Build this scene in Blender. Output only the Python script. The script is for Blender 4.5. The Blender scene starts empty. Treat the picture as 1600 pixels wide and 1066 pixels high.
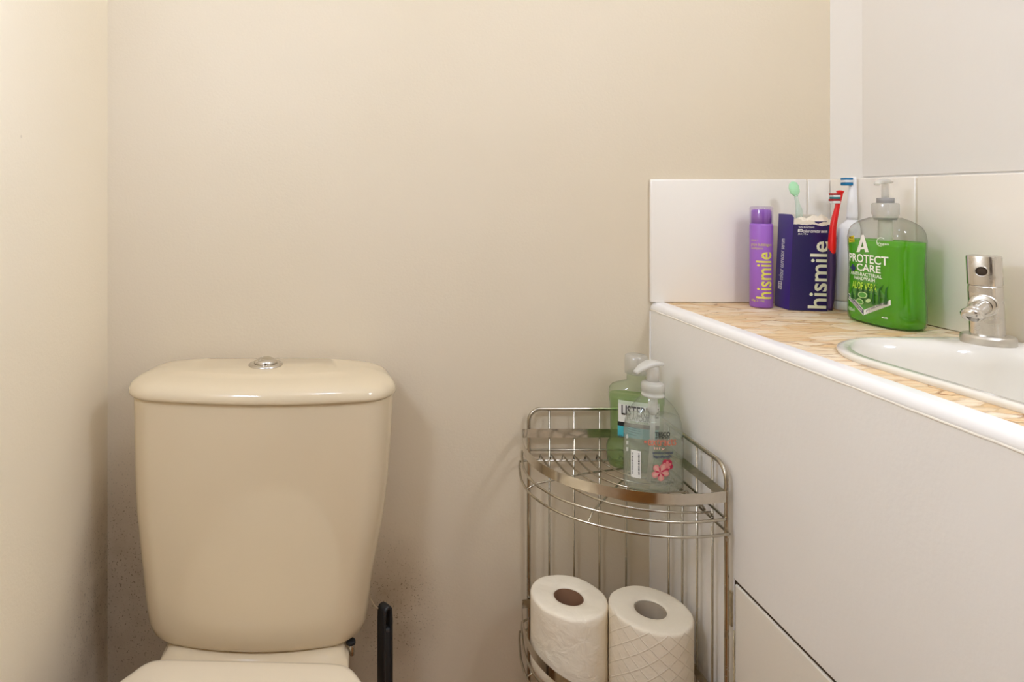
import bpy, bmesh, math, random
from mathutils import Vector, Matrix, noise

random.seed(7)
SC = bpy.context.scene
COL = SC.collection
PI = math.pi

# ------------------------------------------------------------------ camera
F, CX, CY, ZC = 1000.0, 555.0, 306.0, 1.05        # focal length (px), principal point, eye height
cam_d = bpy.data.cameras.new('camera')
cam_d.sensor_width = 36.0
cam_d.lens = 36.0 * F / 1600.0
cam_d.shift_x = (800 - CX) / 1600.0
cam_d.shift_y = -(533 - CY) / 1600.0
cam_d.clip_start = 0.02
cam = bpy.data.objects.new('camera', cam_d)
COL.objects.link(cam)
cam.location = (0, 0, ZC)
cam.rotation_euler = (PI / 2, 0, 0)
SC.camera = cam


def at(px, py, Y):
    """world point seen at photo pixel (px, py) at depth Y"""
    return Vector(((px - CX) / F * Y, Y, ZC - (py - CY) / F * Y))


# ------------------------------------------------------------------ materials
def srgb(r, g, b):
    def f(c):
        c /= 255.0
        return c / 12.92 if c <= 0.04045 else ((c + 0.055) / 1.055) ** 2.4
    return (f(r), f(g), f(b), 1.0)


def new_mat(name):
    m = bpy.data.materials.new(name)
    m.use_nodes = True
    nt = m.node_tree
    return m, nt, nt.nodes, nt.links, nt.nodes['Principled BSDF']


def pm(name, col, rough=0.5, metal=0.0, bump=0.0, bscale=60.0, spec=None, vary=0.0, vscale=8.0, coat=0.0,
       sss=0.0):
    """principled material with optional noise bump and slight colour variation"""
    m, nt, N, L, b = new_mat(name)
    b.inputs['Base Color'].default_value = col
    b.inputs['Roughness'].default_value = rough
    b.inputs['Metallic'].default_value = metal
    if spec is not None:
        b.inputs['Specular IOR Level'].default_value = spec
    if coat:
        b.inputs['Coat Weight'].default_value = coat
        b.inputs['Coat Roughness'].default_value = 0.05
    if sss:
        b.inputs['Subsurface Weight'].default_value = sss
        b.inputs['Subsurface Radius'].default_value = (0.01, 0.008, 0.006)
        b.inputs['Subsurface Scale'].default_value = 0.5
    tc = N.new('ShaderNodeTexCoord')
    if bump:
        n = N.new('ShaderNodeTexNoise')
        n.inputs['Scale'].default_value = bscale
        n.inputs['Detail'].default_value = 4
        L.new(tc.outputs['Object'], n.inputs['Vector'])
        bp = N.new('ShaderNodeBump')
        bp.inputs['Strength'].default_value = bump
        bp.inputs['Distance'].default_value = 0.002
        L.new(n.outputs['Fac'], bp.inputs['Height'])
        L.new(bp.outputs['Normal'], b.inputs['Normal'])
    if vary:
        n = N.new('ShaderNodeTexNoise')
        n.inputs['Scale'].default_value = vscale
        n.inputs['Detail'].default_value = 5
        L.new(tc.outputs['Object'], n.inputs['Vector'])
        mx = N.new('ShaderNodeMixRGB')
        mx.inputs[1].default_value = col
        mx.inputs[2].default_value = (col[0] * (1 - vary), col[1] * (1 - vary * 1.1), col[2] * (1 - vary * 1.3), 1)
        L.new(n.outputs['Fac'], mx.inputs[0])
        L.new(mx.outputs[0], b.inputs['Base Color'])
    return m


def clear_mat(name, tint, gloss=0.08, haze=0.0, haze_col=(0.8, 0.8, 0.8, 1), rough=0.06, translucent=True, rim=1.0):
    """see-through plastic or liquid: tinted transmission, fresnel gloss and a little milky scatter"""
    m, nt, N, L, b = new_mat(name)
    N.remove(b)
    out = N['Material Output']
    tr = N.new('ShaderNodeBsdfTransparent'); tr.inputs[0].default_value = tint
    last = tr.outputs[0]
    if rim < 1:                                   # walls seen edge-on are thicker, so they let less through
        lr = N.new('ShaderNodeLayerWeight'); lr.inputs['Blend'].default_value = 0.5
        pr = N.new('ShaderNodeMath'); pr.operation = 'POWER'; pr.inputs[1].default_value = 4.0
        L.new(lr.outputs['Facing'], pr.inputs[0])
        mr = N.new('ShaderNodeMixRGB'); mr.inputs[1].default_value = tint
        mr.inputs[2].default_value = (tint[0] * rim, tint[1] * rim, tint[2] * rim, 1)
        L.new(pr.outputs[0], mr.inputs[0]); L.new(mr.outputs[0], tr.inputs[0])
    if haze:
        d = N.new('ShaderNodeBsdfTranslucent' if translucent else 'ShaderNodeBsdfDiffuse')
        d.inputs['Color'].default_value = haze_col
        mx = N.new('ShaderNodeMixShader'); mx.inputs[0].default_value = haze
        L.new(last, mx.inputs[1]); L.new(d.outputs[0], mx.inputs[2])
        last = mx.outputs[0]
    g = N.new('ShaderNodeBsdfGlossy'); g.inputs['Roughness'].default_value = rough
    g.inputs['Color'].default_value = (1, 1, 1, 1)
    lw = N.new('ShaderNodeLayerWeight'); lw.inputs['Blend'].default_value = 0.25
    ma = N.new('ShaderNodeMath'); ma.operation = 'MULTIPLY_ADD'
    ma.inputs[1].default_value = 0.45; ma.inputs[2].default_value = gloss
    L.new(lw.outputs['Facing'], ma.inputs[0])
    # facing is squared so that only the rims turn glossy
    pw = N.new('ShaderNodeMath'); pw.operation = 'POWER'; pw.inputs[1].default_value = 2.2
    L.new(lw.outputs['Facing'], pw.inputs[0]); L.new(pw.outputs[0], ma.inputs[0])
    mx = N.new('ShaderNodeMixShader')
    L.new(ma.outputs[0], mx.inputs[0]); L.new(last, mx.inputs[1]); L.new(g.outputs[0], mx.inputs[2])
    L.new(mx.outputs[0], out.inputs['Surface'])
    return m


def wall_mat(name, col, stain_shades, specks=0.5, rough=0.55):
    """painted wall: faint roller texture, scattered specks and patches of brown mould with some shade painted in (stains = centre, radius, strength)"""
    m, nt, N, L, b = new_mat(name)
    b.inputs['Roughness'].default_value = rough
    b.inputs['Specular IOR Level'].default_value = 0.3
    tc = N.new('ShaderNodeTexCoord')
    P = tc.outputs['Object']

    def math_(op, a, bb=None, c=None):
        n = N.new('ShaderNodeMath'); n.operation = op
        for i, v in enumerate((a, bb, c)):
            if v is None: continue
            if isinstance(v, (int, float)): n.inputs[i].default_value = v
            else: L.new(v, n.inputs[i])
        return n.outputs[0]

    def nz(scale, detail=4, rough_=0.55):
        n = N.new('ShaderNodeTexNoise')
        n.inputs['Scale'].default_value = scale; n.inputs['Detail'].default_value = detail
        n.inputs['Roughness'].default_value = rough_
        L.new(P, n.inputs['Vector'])
        return n.outputs['Fac']
    total = None
    for (c, r, s) in stain_shades:  # brown mould patches, part of the corner shade painted in with them
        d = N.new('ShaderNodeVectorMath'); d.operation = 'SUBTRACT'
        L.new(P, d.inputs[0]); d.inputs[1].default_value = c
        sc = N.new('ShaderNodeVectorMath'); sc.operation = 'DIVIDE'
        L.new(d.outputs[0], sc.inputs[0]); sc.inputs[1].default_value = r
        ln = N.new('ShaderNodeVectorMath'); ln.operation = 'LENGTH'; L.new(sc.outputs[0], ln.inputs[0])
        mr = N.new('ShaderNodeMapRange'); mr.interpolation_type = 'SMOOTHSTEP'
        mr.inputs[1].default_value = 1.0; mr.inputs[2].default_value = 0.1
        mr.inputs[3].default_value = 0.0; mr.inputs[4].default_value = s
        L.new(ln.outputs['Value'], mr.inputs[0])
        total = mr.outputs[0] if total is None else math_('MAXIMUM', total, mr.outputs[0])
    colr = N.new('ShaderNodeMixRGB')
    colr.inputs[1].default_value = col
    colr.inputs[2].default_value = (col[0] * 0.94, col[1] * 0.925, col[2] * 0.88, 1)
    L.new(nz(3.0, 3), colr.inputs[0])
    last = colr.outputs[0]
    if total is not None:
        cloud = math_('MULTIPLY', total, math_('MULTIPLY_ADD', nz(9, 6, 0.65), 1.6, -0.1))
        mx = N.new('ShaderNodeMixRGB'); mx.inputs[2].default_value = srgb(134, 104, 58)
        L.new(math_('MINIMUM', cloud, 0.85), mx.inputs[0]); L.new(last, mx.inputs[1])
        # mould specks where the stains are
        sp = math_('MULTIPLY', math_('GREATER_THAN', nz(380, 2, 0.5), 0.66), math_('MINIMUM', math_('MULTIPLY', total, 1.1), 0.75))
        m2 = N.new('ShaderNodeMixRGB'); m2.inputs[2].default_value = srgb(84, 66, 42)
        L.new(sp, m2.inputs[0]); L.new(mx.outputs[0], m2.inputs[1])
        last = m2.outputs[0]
    vo = N.new('ShaderNodeTexVoronoi'); vo.inputs['Scale'].default_value = 9.0
    L.new(P, vo.inputs['Vector'])
    spk = math_('MULTIPLY', math_('LESS_THAN', vo.outputs['Distance'], 0.018), specks)
    m3 = N.new('ShaderNodeMixRGB'); m3.inputs[2].default_value = srgb(120, 90, 60)
    L.new(spk, m3.inputs[0]); L.new(last, m3.inputs[1])
    L.new(m3.outputs[0], b.inputs['Base Color'])
    bp = N.new('ShaderNodeBump'); bp.inputs['Strength'].default_value = 0.12; bp.inputs['Distance'].default_value = 0.002
    L.new(math_('ADD', nz(260, 3), math_('MULTIPLY', nz(14, 2), 1.5)), bp.inputs['Height'])
    L.new(bp.outputs['Normal'], b.inputs['Normal'])
    return m


def stone_mat():
    m, nt, N, L, b = new_mat('split_stone')
    b.inputs['Roughness'].default_value = 0.5
    tc = N.new('ShaderNodeTexCoord')
    mp = N.new('ShaderNodeMapping'); mp.inputs['Scale'].default_value = (22, 60, 1)
    mp.inputs['Rotation'].default_value = (0, 0, 0.12)
    L.new(tc.outputs['Object'], mp.inputs['Vector'])
    wob = N.new('ShaderNodeTexNoise'); wob.inputs['Scale'].default_value = 24; wob.inputs['Detail'].default_value = 4
    L.new(tc.outputs['Object'], wob.inputs['Vector'])
    ad = N.new('ShaderNodeVectorMath'); ad.operation = 'MULTIPLY_ADD'
    L.new(wob.outputs['Color'], ad.inputs[0]); ad.inputs[1].default_value = (1.3, 1.6, 0)
    L.new(mp.outputs[0], ad.inputs[2])
    cells = N.new('ShaderNodeTexVoronoi'); cells.inputs['Scale'].default_value = 1.0; cells.voronoi_dimensions = '2D'
    edge = N.new('ShaderNodeTexVoronoi'); edge.feature = 'DISTANCE_TO_EDGE'; edge.voronoi_dimensions = '2D'
    edge.inputs['Scale'].default_value = 1.0
    L.new(ad.outputs[0], cells.inputs['Vector']); L.new(ad.outputs[0], edge.inputs['Vector'])
    sep = N.new('ShaderNodeSeparateColor'); L.new(cells.outputs['Color'], sep.inputs[0])
    ramp = N.new('ShaderNodeValToRGB')
    e = ramp.color_ramp.elements
    e[0].color = srgb(226, 192, 142); e[1].color = srgb(246, 230, 204)
    e.new(0.4).color = srgb(233, 205, 162)
    e.new(0.7).color = srgb(238, 215, 180)
    L.new(sep.outputs[0], ramp.inputs[0])
    # fine streaks along each sliver
    mp2 = N.new('ShaderNodeMapping'); mp2.inputs['Scale'].default_value = (18, 130, 1)
    L.new(tc.outputs['Object'], mp2.inputs['Vector'])
    st = N.new('ShaderNodeTexNoise'); st.inputs['Scale'].default_value = 1.6; st.inputs['Detail'].default_value = 6
    st.inputs['Distortion'].default_value = 1.2
    L.new(mp2.outputs[0], st.inputs['Vector'])
    mr0 = N.new('ShaderNodeMapRange'); mr0.inputs[1].default_value = 0.50; mr0.inputs[2].default_value = 0.72
    mr0.inputs[4].default_value = 0.7
    L.new(st.outputs['Fac'], mr0.inputs[0])
    mx0 = N.new('ShaderNodeMixRGB'); mx0.inputs[2].default_value = srgb(222, 164, 96)
    L.new(mr0.outputs[0], mx0.inputs[0]); L.new(ramp.outputs[0], mx0.inputs[1])
    # cracks: only some of the joints are open and stained
    mr = N.new('ShaderNodeMapRange'); mr.inputs[1].default_value = 0.09; mr.inputs[2].default_value = 0.0
    mr.inputs[3].default_value = 0.0; mr.inputs[4].default_value = 1.0
    L.new(edge.outputs['Distance'], mr.inputs[0])
    pt = N.new('ShaderNodeTexNoise'); pt.inputs['Scale'].default_value = 26; pt.inputs['Detail'].default_value = 3
    L.new(tc.outputs['Object'], pt.inputs['Vector'])
    pr = N.new('ShaderNodeMapRange'); pr.inputs[1].default_value = 0.48; pr.inputs[2].default_value = 0.64
    L.new(pt.outputs['Fac'], pr.inputs[0])
    mul = N.new('ShaderNodeMath'); mul.operation = 'MULTIPLY'
    L.new(mr.outputs[0], mul.inputs[0]); L.new(pr.outputs[0], mul.inputs[1])
    mx = N.new('ShaderNodeMixRGB'); mx.inputs[2].default_value = srgb(162, 104, 48)
    L.new(mul.outputs[0], mx.inputs[0]); L.new(mx0.outputs[0], mx.inputs[1])
    L.new(mx.outputs[0], b.inputs['Base Color'])
    h = N.new('ShaderNodeMath'); h.operation = 'MULTIPLY_ADD'; h.inputs[1].default_value = -0.6
    L.new(mr.outputs[0], h.inputs[0]); L.new(st.outputs['Fac'], h.inputs[2])
    bp = N.new('ShaderNodeBump'); bp.inputs['Strength'].default_value = 0.8; bp.inputs['Distance'].default_value = 0.003
    L.new(h.outputs[0], bp.inputs['Height']); L.new(bp.outputs['Normal'], b.inputs['Normal'])
    return m


def tissue_mat(name, quilt):
    m, nt, N, L, b = new_mat(name)
    b.inputs['Base Color'].default_value = srgb(246, 236, 216)
    b.inputs['Roughness'].default_value = 0.9
    b.inputs['Specular IOR Level'].default_value = 0.1
    tc = N.new('ShaderNodeTexCoord')
    n = N.new('ShaderNodeTexNoise'); n.inputs['Scale'].default_value = 45; n.inputs['Detail'].default_value = 5
    n.inputs['Distortion'].default_value = 0.8
    L.new(tc.outputs['Object'], n.inputs['Vector'])
    h = n.outputs['Fac']
    if quilt:
        # diamonds: two families of helical lines round the roll
        sx = N.new('ShaderNodeSeparateXYZ'); L.new(tc.outputs['Object'], sx.inputs[0])
        at2 = N.new('ShaderNodeMath'); at2.operation = 'ARCTAN2'
        L.new(sx.outputs[1], at2.inputs[0]); L.new(sx.outputs[0], at2.inputs[1])
        res = None
        for s in (1, -1):
            a = N.new('ShaderNodeMath'); a.operation = 'MULTIPLY'; a.inputs[1].default_value = 0.053
            L.new(at2.outputs[0], a.inputs[0])
            c = N.new('ShaderNodeMath'); c.operation = 'MULTIPLY_ADD'; c.inputs[1].default_value = s * 1.15
            L.new(sx.outputs[2], c.inputs[0]); L.new(a.outputs[0], c.inputs[2])
            d = N.new('ShaderNodeMath'); d.operation = 'MULTIPLY'; d.inputs[1].default_value = 2 * PI / 0.0238
            L.new(c.outputs[0], d.inputs[0])
            e = N.new('ShaderNodeMath'); e.operation = 'COSINE'; L.new(d.outputs[0], e.inputs[0])
            g = N.new('ShaderNodeMapRange'); g.inputs[1].default_value = 0.93; g.inputs[2].default_value = 1.0
            g.inputs[4].default_value = 1.0
            L.new(e.outputs[0], g.inputs[0])
            if res is None: res = g.outputs[0]
            else:
                k = N.new('ShaderNodeMath'); k.operation = 'MAXIMUM'
                L.new(res, k.inputs[0]); L.new(g.outputs[0], k.inputs[1]); res = k.outputs[0]
        rr_ = N.new('ShaderNodeVectorMath'); rr_.operation = 'LENGTH'
        fl_ = N.new('ShaderNodeVectorMath'); fl_.operation = 'MULTIPLY'; fl_.inputs[1].default_value = (1, 1, 0)
        L.new(tc.outputs['Object'], fl_.inputs[0]); L.new(fl_.outputs[0], rr_.inputs[0])
        sd = N.new('ShaderNodeMapRange'); sd.inputs[1].default_value = .0515; sd.inputs[2].default_value = .0525
        L.new(rr_.outputs['Value'], sd.inputs[0])
        ms = N.new('ShaderNodeMath'); ms.operation = 'MULTIPLY'
        L.new(res, ms.inputs[0]); L.new(sd.outputs[0], ms.inputs[1]); res = ms.outputs[0]
        k = N.new('ShaderNodeMath'); k.operation = 'MULTIPLY_ADD'; k.inputs[1].default_value = 0.4
        L.new(res, k.inputs[0]); L.new(h, k.inputs[2]); h = k.outputs[0]
    bp = N.new('ShaderNodeBump'); bp.inputs['Strength'].default_value = 0.6 if quilt else 0.8
    bp.inputs['Distance'].default_value = 0.003
    L.new(h, bp.inputs['Height']); L.new(bp.outputs['Normal'], b.inputs['Normal'])
    return m


def metal_mat(name, col, rough, grime=0.25):
    m, nt, N, L, b = new_mat(name)
    b.inputs['Metallic'].default_value = 1.0
    tc = N.new('ShaderNodeTexCoord')
    n = N.new('ShaderNodeTexNoise'); n.inputs['Scale'].default_value = 70; n.inputs['Detail'].default_value = 5
    L.new(tc.outputs['Object'], n.inputs['Vector'])
    r = N.new('ShaderNodeMapRange'); r.inputs[1].default_value = 0.35; r.inputs[2].default_value = 0.75
    r.inputs[3].default_value = rough; r.inputs[4].default_value = rough + grime
    L.new(n.outputs['Fac'], r.inputs[0]); L.new(r.outputs[0], b.inputs['Roughness'])
    mx = N.new('ShaderNodeMixRGB'); mx.inputs[1].default_value = col
    mx.inputs[2].default_value = (col[0] * 0.72, col[1] * 0.70, col[2] * 0.64, 1)
    L.new(n.outputs['Fac'], mx.inputs[0]); L.new(mx.outputs[0], b.inputs['Base Color'])
    return m


def emit_mat(name, col, s):
    m, nt, N, L, b = new_mat(name)
    b.inputs['Base Color'].default_value = (0.8, 0.8, 0.8, 1)
    b.inputs['Emission Color'].default_value = col
    b.inputs['Emission Strength'].default_value = s
    return m


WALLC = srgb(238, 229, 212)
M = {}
M['wall_back'] = wall_mat('cream_paint_back_dimmed', srgb(222, 209, 186), [((-0.36, 1.03, 0.42), (0.16, 0.2, 0.30), 0.6), ((0.06, 1.03, 0.38), (0.10, 0.2, 0.16), 0.7)])  # base toned down: weaker light on this wall put into its colour
M['wall_left'] = wall_mat('cream_paint_left_lightened', srgb(245, 235, 214), [((-0.40, 1.0, 0.42), (0.2, 0.16, 0.24), 0.7)], 0.2)  # same cream lightened, stronger light on this side painted in
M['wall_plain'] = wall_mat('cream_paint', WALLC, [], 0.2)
M['wall_right'] = pm('white_wall_paint', srgb(243, 241, 238), 0.35, bump=0.05, bscale=200)
M['ceiling'] = pm('ceiling_paint', srgb(245, 242, 236), 0.8)
M['floor'] = pm('floor_vinyl', srgb(184, 130, 70), 0.5, bump=0.1, vary=0.2)
M['tile'] = pm('white_glazed_tile', srgb(239, 233, 223), 0.12, bump=0.04, bscale=18)
M['grout'] = pm('grout', srgb(226, 216, 198), 0.9)
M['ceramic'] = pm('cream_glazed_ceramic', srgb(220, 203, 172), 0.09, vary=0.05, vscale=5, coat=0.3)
M['basin'] = pm('white_glazed_ceramic', srgb(232, 227, 216), 0.08, coat=0.3)
M['seat'] = pm('cream_toilet_seat_plastic', srgb(234, 220, 194), 0.22)
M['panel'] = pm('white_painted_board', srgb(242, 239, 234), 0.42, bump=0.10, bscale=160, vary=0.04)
M['lower_panel'] = pm('white_painted_board_lower', srgb(240, 234, 222), 0.45, bump=0.10, bscale=160, vary=0.05)
M['trim'] = pm('white_edge_trim', srgb(244, 242, 240), 0.22)
M['caulk'] = pm('sealant', srgb(246, 240, 228), 0.5, bump=0.6, bscale=120)
M['stone'] = stone_mat()
M['chrome'] = metal_mat('worn_chrome', (0.78, 0.75, 0.71, 1), 0.12, 0.25)
M['dull_chrome'] = metal_mat('limescaled_chrome', (0.80, 0.77, 0.72, 1), 0.3, 0.3)
M['dark_button'] = pm('dark_button', srgb(70, 58, 46), 0.6, spec=.15)
M['steel'] = metal_mat('stainless_wire', (0.60, 0.56, 0.48, 1), 0.16, 0.14)
M['band'] = metal_mat('polished_steel_band', (0.74, 0.70, 0.63, 1), 0.08, 0.12)
M['black'] = pm('black_plastic', srgb(36, 38, 40), 0.4, bump=0.1)
M['rubber'] = pm('black_rubber', srgb(20, 20, 20), 0.7)
M['dark_bristle'] = pm('brush_bristles', srgb(60, 60, 62), 0.9, bump=0.8, bscale=200)
M['tissue'] = tissue_mat('crumpled_tissue', False)
M['tissue_quilt'] = tissue_mat('quilted_tissue', True)
M['core_brown'] = pm('brown_card_core', srgb(134, 98, 72), 0.85)
M['core_grey'] = pm('grey_card_core', srgb(170, 156, 136), 0.85)
M['clear_green'] = clear_mat('clear_green_plastic', (0.90, 0.96, 0.89, 1), 0.03, 0.05, srgb(200, 225, 190), 0.06, True, .5)
M['mint_liquid'] = clear_mat('pale_green_mouthwash', (0.80, 0.88, 0.70, 1), 0.02, 0.14, srgb(180, 200, 140), 0.06, False)
M['clear'] = clear_mat('clear_plastic', (0.97, 0.98, 0.97, 1), 0.04, 0.04, srgb(236, 236, 232), 0.06, False, .5)
M['clear_thick'] = clear_mat('clear_bottle_plastic', (0.88, 0.88, 0.86, 1), 0.05, 0.06, srgb(215, 212, 204), 0.06, True, .45)
M['clear_soap'] = clear_mat('clear_soap', (0.92, 0.94, 0.91, 1), 0.03, 0.24, srgb(214, 216, 204), 0.06, False)
M['green_soap'] = clear_mat('bright_green_soap', (0.42, 0.84, 0.035, 1), 0.02, 0.40, srgb(112, 222, 6), 0.06, False)
M['frosted'] = clear_mat('frosted_plastic', (0.93, 0.93, 0.91, 1), 0.05, 0.45, srgb(236, 234, 228), 0.2, False)
M['cap_clear'] = clear_mat('clear_cap', (0.86, 0.86, 0.84, 1), 0.08, 0.30, srgb(225, 222, 214), 0.15, False)
M['collar_grey'] = pm('grey_collar', srgb(150, 148, 146), 0.35)
M['white_plastic'] = pm('white_plastic', srgb(243, 243, 244), 0.28)
M['grey_line'] = pm('grey_plastic', srgb(186, 188, 192), 0.4)
M['navy_mark'] = pm('navy_mark', srgb(30, 34, 60), 0.5)
M['tube_purple'] = pm('lilac_plastic', srgb(160, 104, 200), 0.35, sss=0.05)
M['tube_cap'] = clear_mat('clear_overcap', (0.88, 0.84, 0.92, 1), 0.06, 0.08, srgb(220, 205, 230))
M['yellow_ink'] = pm('yellow_ink', srgb(222, 212, 96), 0.5)
M['box_front'] = pm('navy_purple_card', srgb(44, 30, 86), 0.32)
M['box_side'] = pm('purple_card', srgb(58, 36, 128), 0.3)
M['card_inner'] = pm('bare_card', srgb(232, 222, 202), 0.85)
M['white_ink'] = pm('white_ink', srgb(245, 243, 236), 0.5)
M['cream_ink'] = pm('cream_ink', srgb(238, 236, 205), 0.5)
M['red_plastic'] = pm('red_plastic', srgb(222, 24, 22), 0.28)
M['grip_purple'] = pm('dark_purple_grip', srgb(56, 32, 80), 0.4)
M['mauve_grip'] = pm('mauve_grip', srgb(96, 64, 132), 0.4)
M['bristle_white'] = pm('white_bristles', srgb(238, 240, 240), 0.8, bump=0.6, bscale=900)
M['bristle_teal'] = pm('teal_bristles', srgb(30, 128, 134), 0.8, bump=0.6, bscale=900)
M['bristle_red'] = pm('red_bristles', srgb(170, 30, 30), 0.8)
M['bristle_blue'] = pm('blue_bristles', srgb(18, 116, 168), 0.8, bump=0.6, bscale=900)
M['mint_head'] = pm('mint_green_plastic', srgb(178, 232, 186), 0.4, sss=0.1)
M['mint_clear'] = clear_mat('clear_mint_handle', (0.90, 0.96, 0.92, 1), 0.05, 0.25, srgb(220, 240, 226), 0.1, False)
M['ink_black'] = pm('black_ink', srgb(24, 24, 28), 0.5)
M['ink_navy'] = pm('navy_ink', srgb(34, 44, 96), 0.5)
M['ink_orange'] = pm('coral_ink', srgb(226, 118, 92), 0.5)
M['ink_grey'] = pm('grey_ink', srgb(90, 92, 90), 0.5)
M['label_white'] = pm('white_label', srgb(238, 238, 232), 0.5)
M['label_grey'] = pm('pale_label', srgb(206, 208, 200), 0.5)
M['label_aqua'] = pm('aqua_label', srgb(70, 186, 200), 0.45)
M['label_yellow'] = pm('yellow_sticker', srgb(238, 216, 40), 0.5)
M['leaf_dark'] = pm('dark_leaf_print', srgb(28, 92, 22), 0.5)
M['leaf_mid'] = pm('leaf_print', srgb(86, 160, 60), 0.5)
M['leaf_pale'] = pm('pale_leaf_print', srgb(186, 216, 150), 0.5)
M['lime_ink'] = pm('lime_ink', srgb(196, 226, 70), 0.5)
M['band_purple'] = pm('purple_print', srgb(82, 76, 110), 0.5)
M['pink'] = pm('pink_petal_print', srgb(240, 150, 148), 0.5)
M['pink_deep'] = pm('deep_pink_print', srgb(206, 44, 84), 0.5)
M['pink_pale'] = pm('pale_pink_print', srgb(246, 190, 176), 0.5)
M['scrap'] = pm('old_sealant_strip', srgb(232, 220, 188), 0.7, bump=0.8, bscale=300, vary=0.45, vscale=120)
M['gap_shade'] = pm('painted_gap_shade', srgb(66, 52, 34), 0.9)  # dark tone stands in for shade inside the panel joint
M['door'] = pm('dark_wood_door', srgb(70, 50, 36), 0.5, vary=0.2)
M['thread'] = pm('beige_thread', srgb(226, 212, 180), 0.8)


# ------------------------------------------------------------------ object helpers
def origin_of(o):
    v = Vector((0, 0, 0))
    while o is not None:
        v += o.location
        o = o.parent
    return v


def obj(name, bm, mat, parent=None, smooth=True, kind=None, recalc=True):
    if recalc:
        bmesh.ops.recalc_face_normals(bm, faces=bm.faces[:])
    if parent is not None:
        bmesh.ops.translate(bm, verts=bm.verts[:], vec=-origin_of(parent))
    me = bpy.data.meshes.new(name)
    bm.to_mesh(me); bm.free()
    me.materials.append(M[mat] if isinstance(mat, str) else mat)
    for p in me.polygons: p.use_smooth = smooth
    o = bpy.data.objects.new(name, me)
    COL.objects.link(o)
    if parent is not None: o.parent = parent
    if kind: o['kind'] = kind
    return o


def thing(name, label, cat, loc, group=None):
    o = bpy.data.objects.new(name, None)
    COL.objects.link(o)
    o.empty_display_size = 0.03
    o.location = loc
    o['label'] = label; o['category'] = cat
    if group: o['group'] = group
    return o


def tag(o, label, cat, group=None):
    o['label'] = label; o['category'] = cat
    if group: o['group'] = group
    return o


def box(x0, x1, y0, y1, z0, z1, bev=0.0, seg=2, bm=None):
    own = bmesh.new()
    bmesh.ops.create_cube(own, size=1.0)
    bmesh.ops.scale(own, vec=(x1 - x0, y1 - y0, z1 - z0), verts=own.verts[:])
    bmesh.ops.translate(own, vec=((x0 + x1) / 2, (y0 + y1) / 2, (z0 + z1) / 2), verts=own.verts[:])
    if bev:
        bmesh.ops.bevel(own, geom=own.edges[:], offset=bev, segments=seg, affect='EDGES', profile=0.5)
    if bm is None: return own
    return join(bm, own)


def join(bm, other):
    mp = {v: bm.verts.new(v.co) for v in other.verts}
    for f in other.faces:
        try: bm.faces.new([mp[v] for v in f.verts])
        except ValueError: pass
    other.free()
    return bm


def loft(rings, cap0=True, cap1=True, bm=None):
    bm = bm or bmesh.new()
    vs = [[bm.verts.new(p) for p in r] for r in rings]
    n = len(rings[0])
    for a, b in zip(vs, vs[1:]):
        for i in range(n):
            bm.faces.new((a[i], a[(i + 1) % n], b[(i + 1) % n], b[i]))
    if cap0: bm.faces.new(list(reversed(vs[0])))
    if cap1: bm.faces.new(vs[-1])
    return bm


def lathe(profile, c, n=32, axis=None, cap0=True, cap1=True, bm=None):
    """profile = [(r, h)] spun about axis through c"""
    ax = (axis or Vector((0, 0, 1))).normalized()
    q = Vector((0, 0, 1)).rotation_difference(ax)
    rings = []
    for r, h in profile:
        rings.append([Vector(c) + q @ Vector((r * math.cos(2 * PI * i / n), r * math.sin(2 * PI * i / n), h)) for i in range(n)])
    return loft(rings, cap0, cap1, bm)


def catmull(P, n=8, closed=False):
    P = [Vector(p) for p in P]
    out = []
    m = len(P)
    rng = range(m) if closed else range(m - 1)
    for i in rng:
        p0 = P[(i - 1) % m] if closed or i > 0 else 2 * P[0] - P[1]
        p1 = P[i]; p2 = P[(i + 1) % m]
        p3 = P[(i + 2) % m] if closed or i + 2 < m else 2 * P[-1] - P[-2]
        for k in range(n):
            t = k / n
            out.append(0.5 * ((2 * p1) + (p2 - p0) * t + (2 * p0 - 5 * p1 + 4 * p2 - p3) * t * t + (3 * p1 - p0 - 3 * p2 + p3) * t ** 3))
    if not closed: out.append(P[-1].copy())
    return out


def tube(path, r, n=10, closed=False, bm=None):
    bm = bm or bmesh.new()
    P = [Vector(p) for p in path]
    m = len(P)
    rr = r if callable(r) else (lambda t: r)
    tang = []
    for i in range(m):
        if closed: t = P[(i + 1) % m] - P[i - 1]
        else: t = P[min(i + 1, m - 1)] - P[max(i - 1, 0)]
        tang.append(t.normalized())
    up = Vector((0, 0, 1)) if abs(tang[0].z) < 0.9 else Vector((1, 0, 0))
    nrm = (up - tang[0] * up.dot(tang[0])).normalized()
    rings = []
    for i in range(m):
        if i:
            nrm = tang[i - 1].rotation_difference(tang[i]) @ nrm
            nrm = (nrm - tang[i] * nrm.dot(tang[i])).normalized()
        b = tang[i].cross(nrm)
        ra = rr(i / max(1, m - 1))
        rings.append([bm.verts.new(P[i] + (nrm * math.cos(2 * PI * k / n) + b * math.sin(2 * PI * k / n)) * ra) for k in range(n)])
    pairs = list(zip(rings, rings[1:])) + ([(rings[-1], rings[0])] if closed else [])
    for a, b in pairs:
        for k in range(n):
            bm.faces.new((a[k], a[(k + 1) % n], b[(k + 1) % n], b[k]))
    if not closed:
        bm.faces.new(list(reversed(rings[0]))); bm.faces.new(rings[-1])
    return bm


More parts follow.
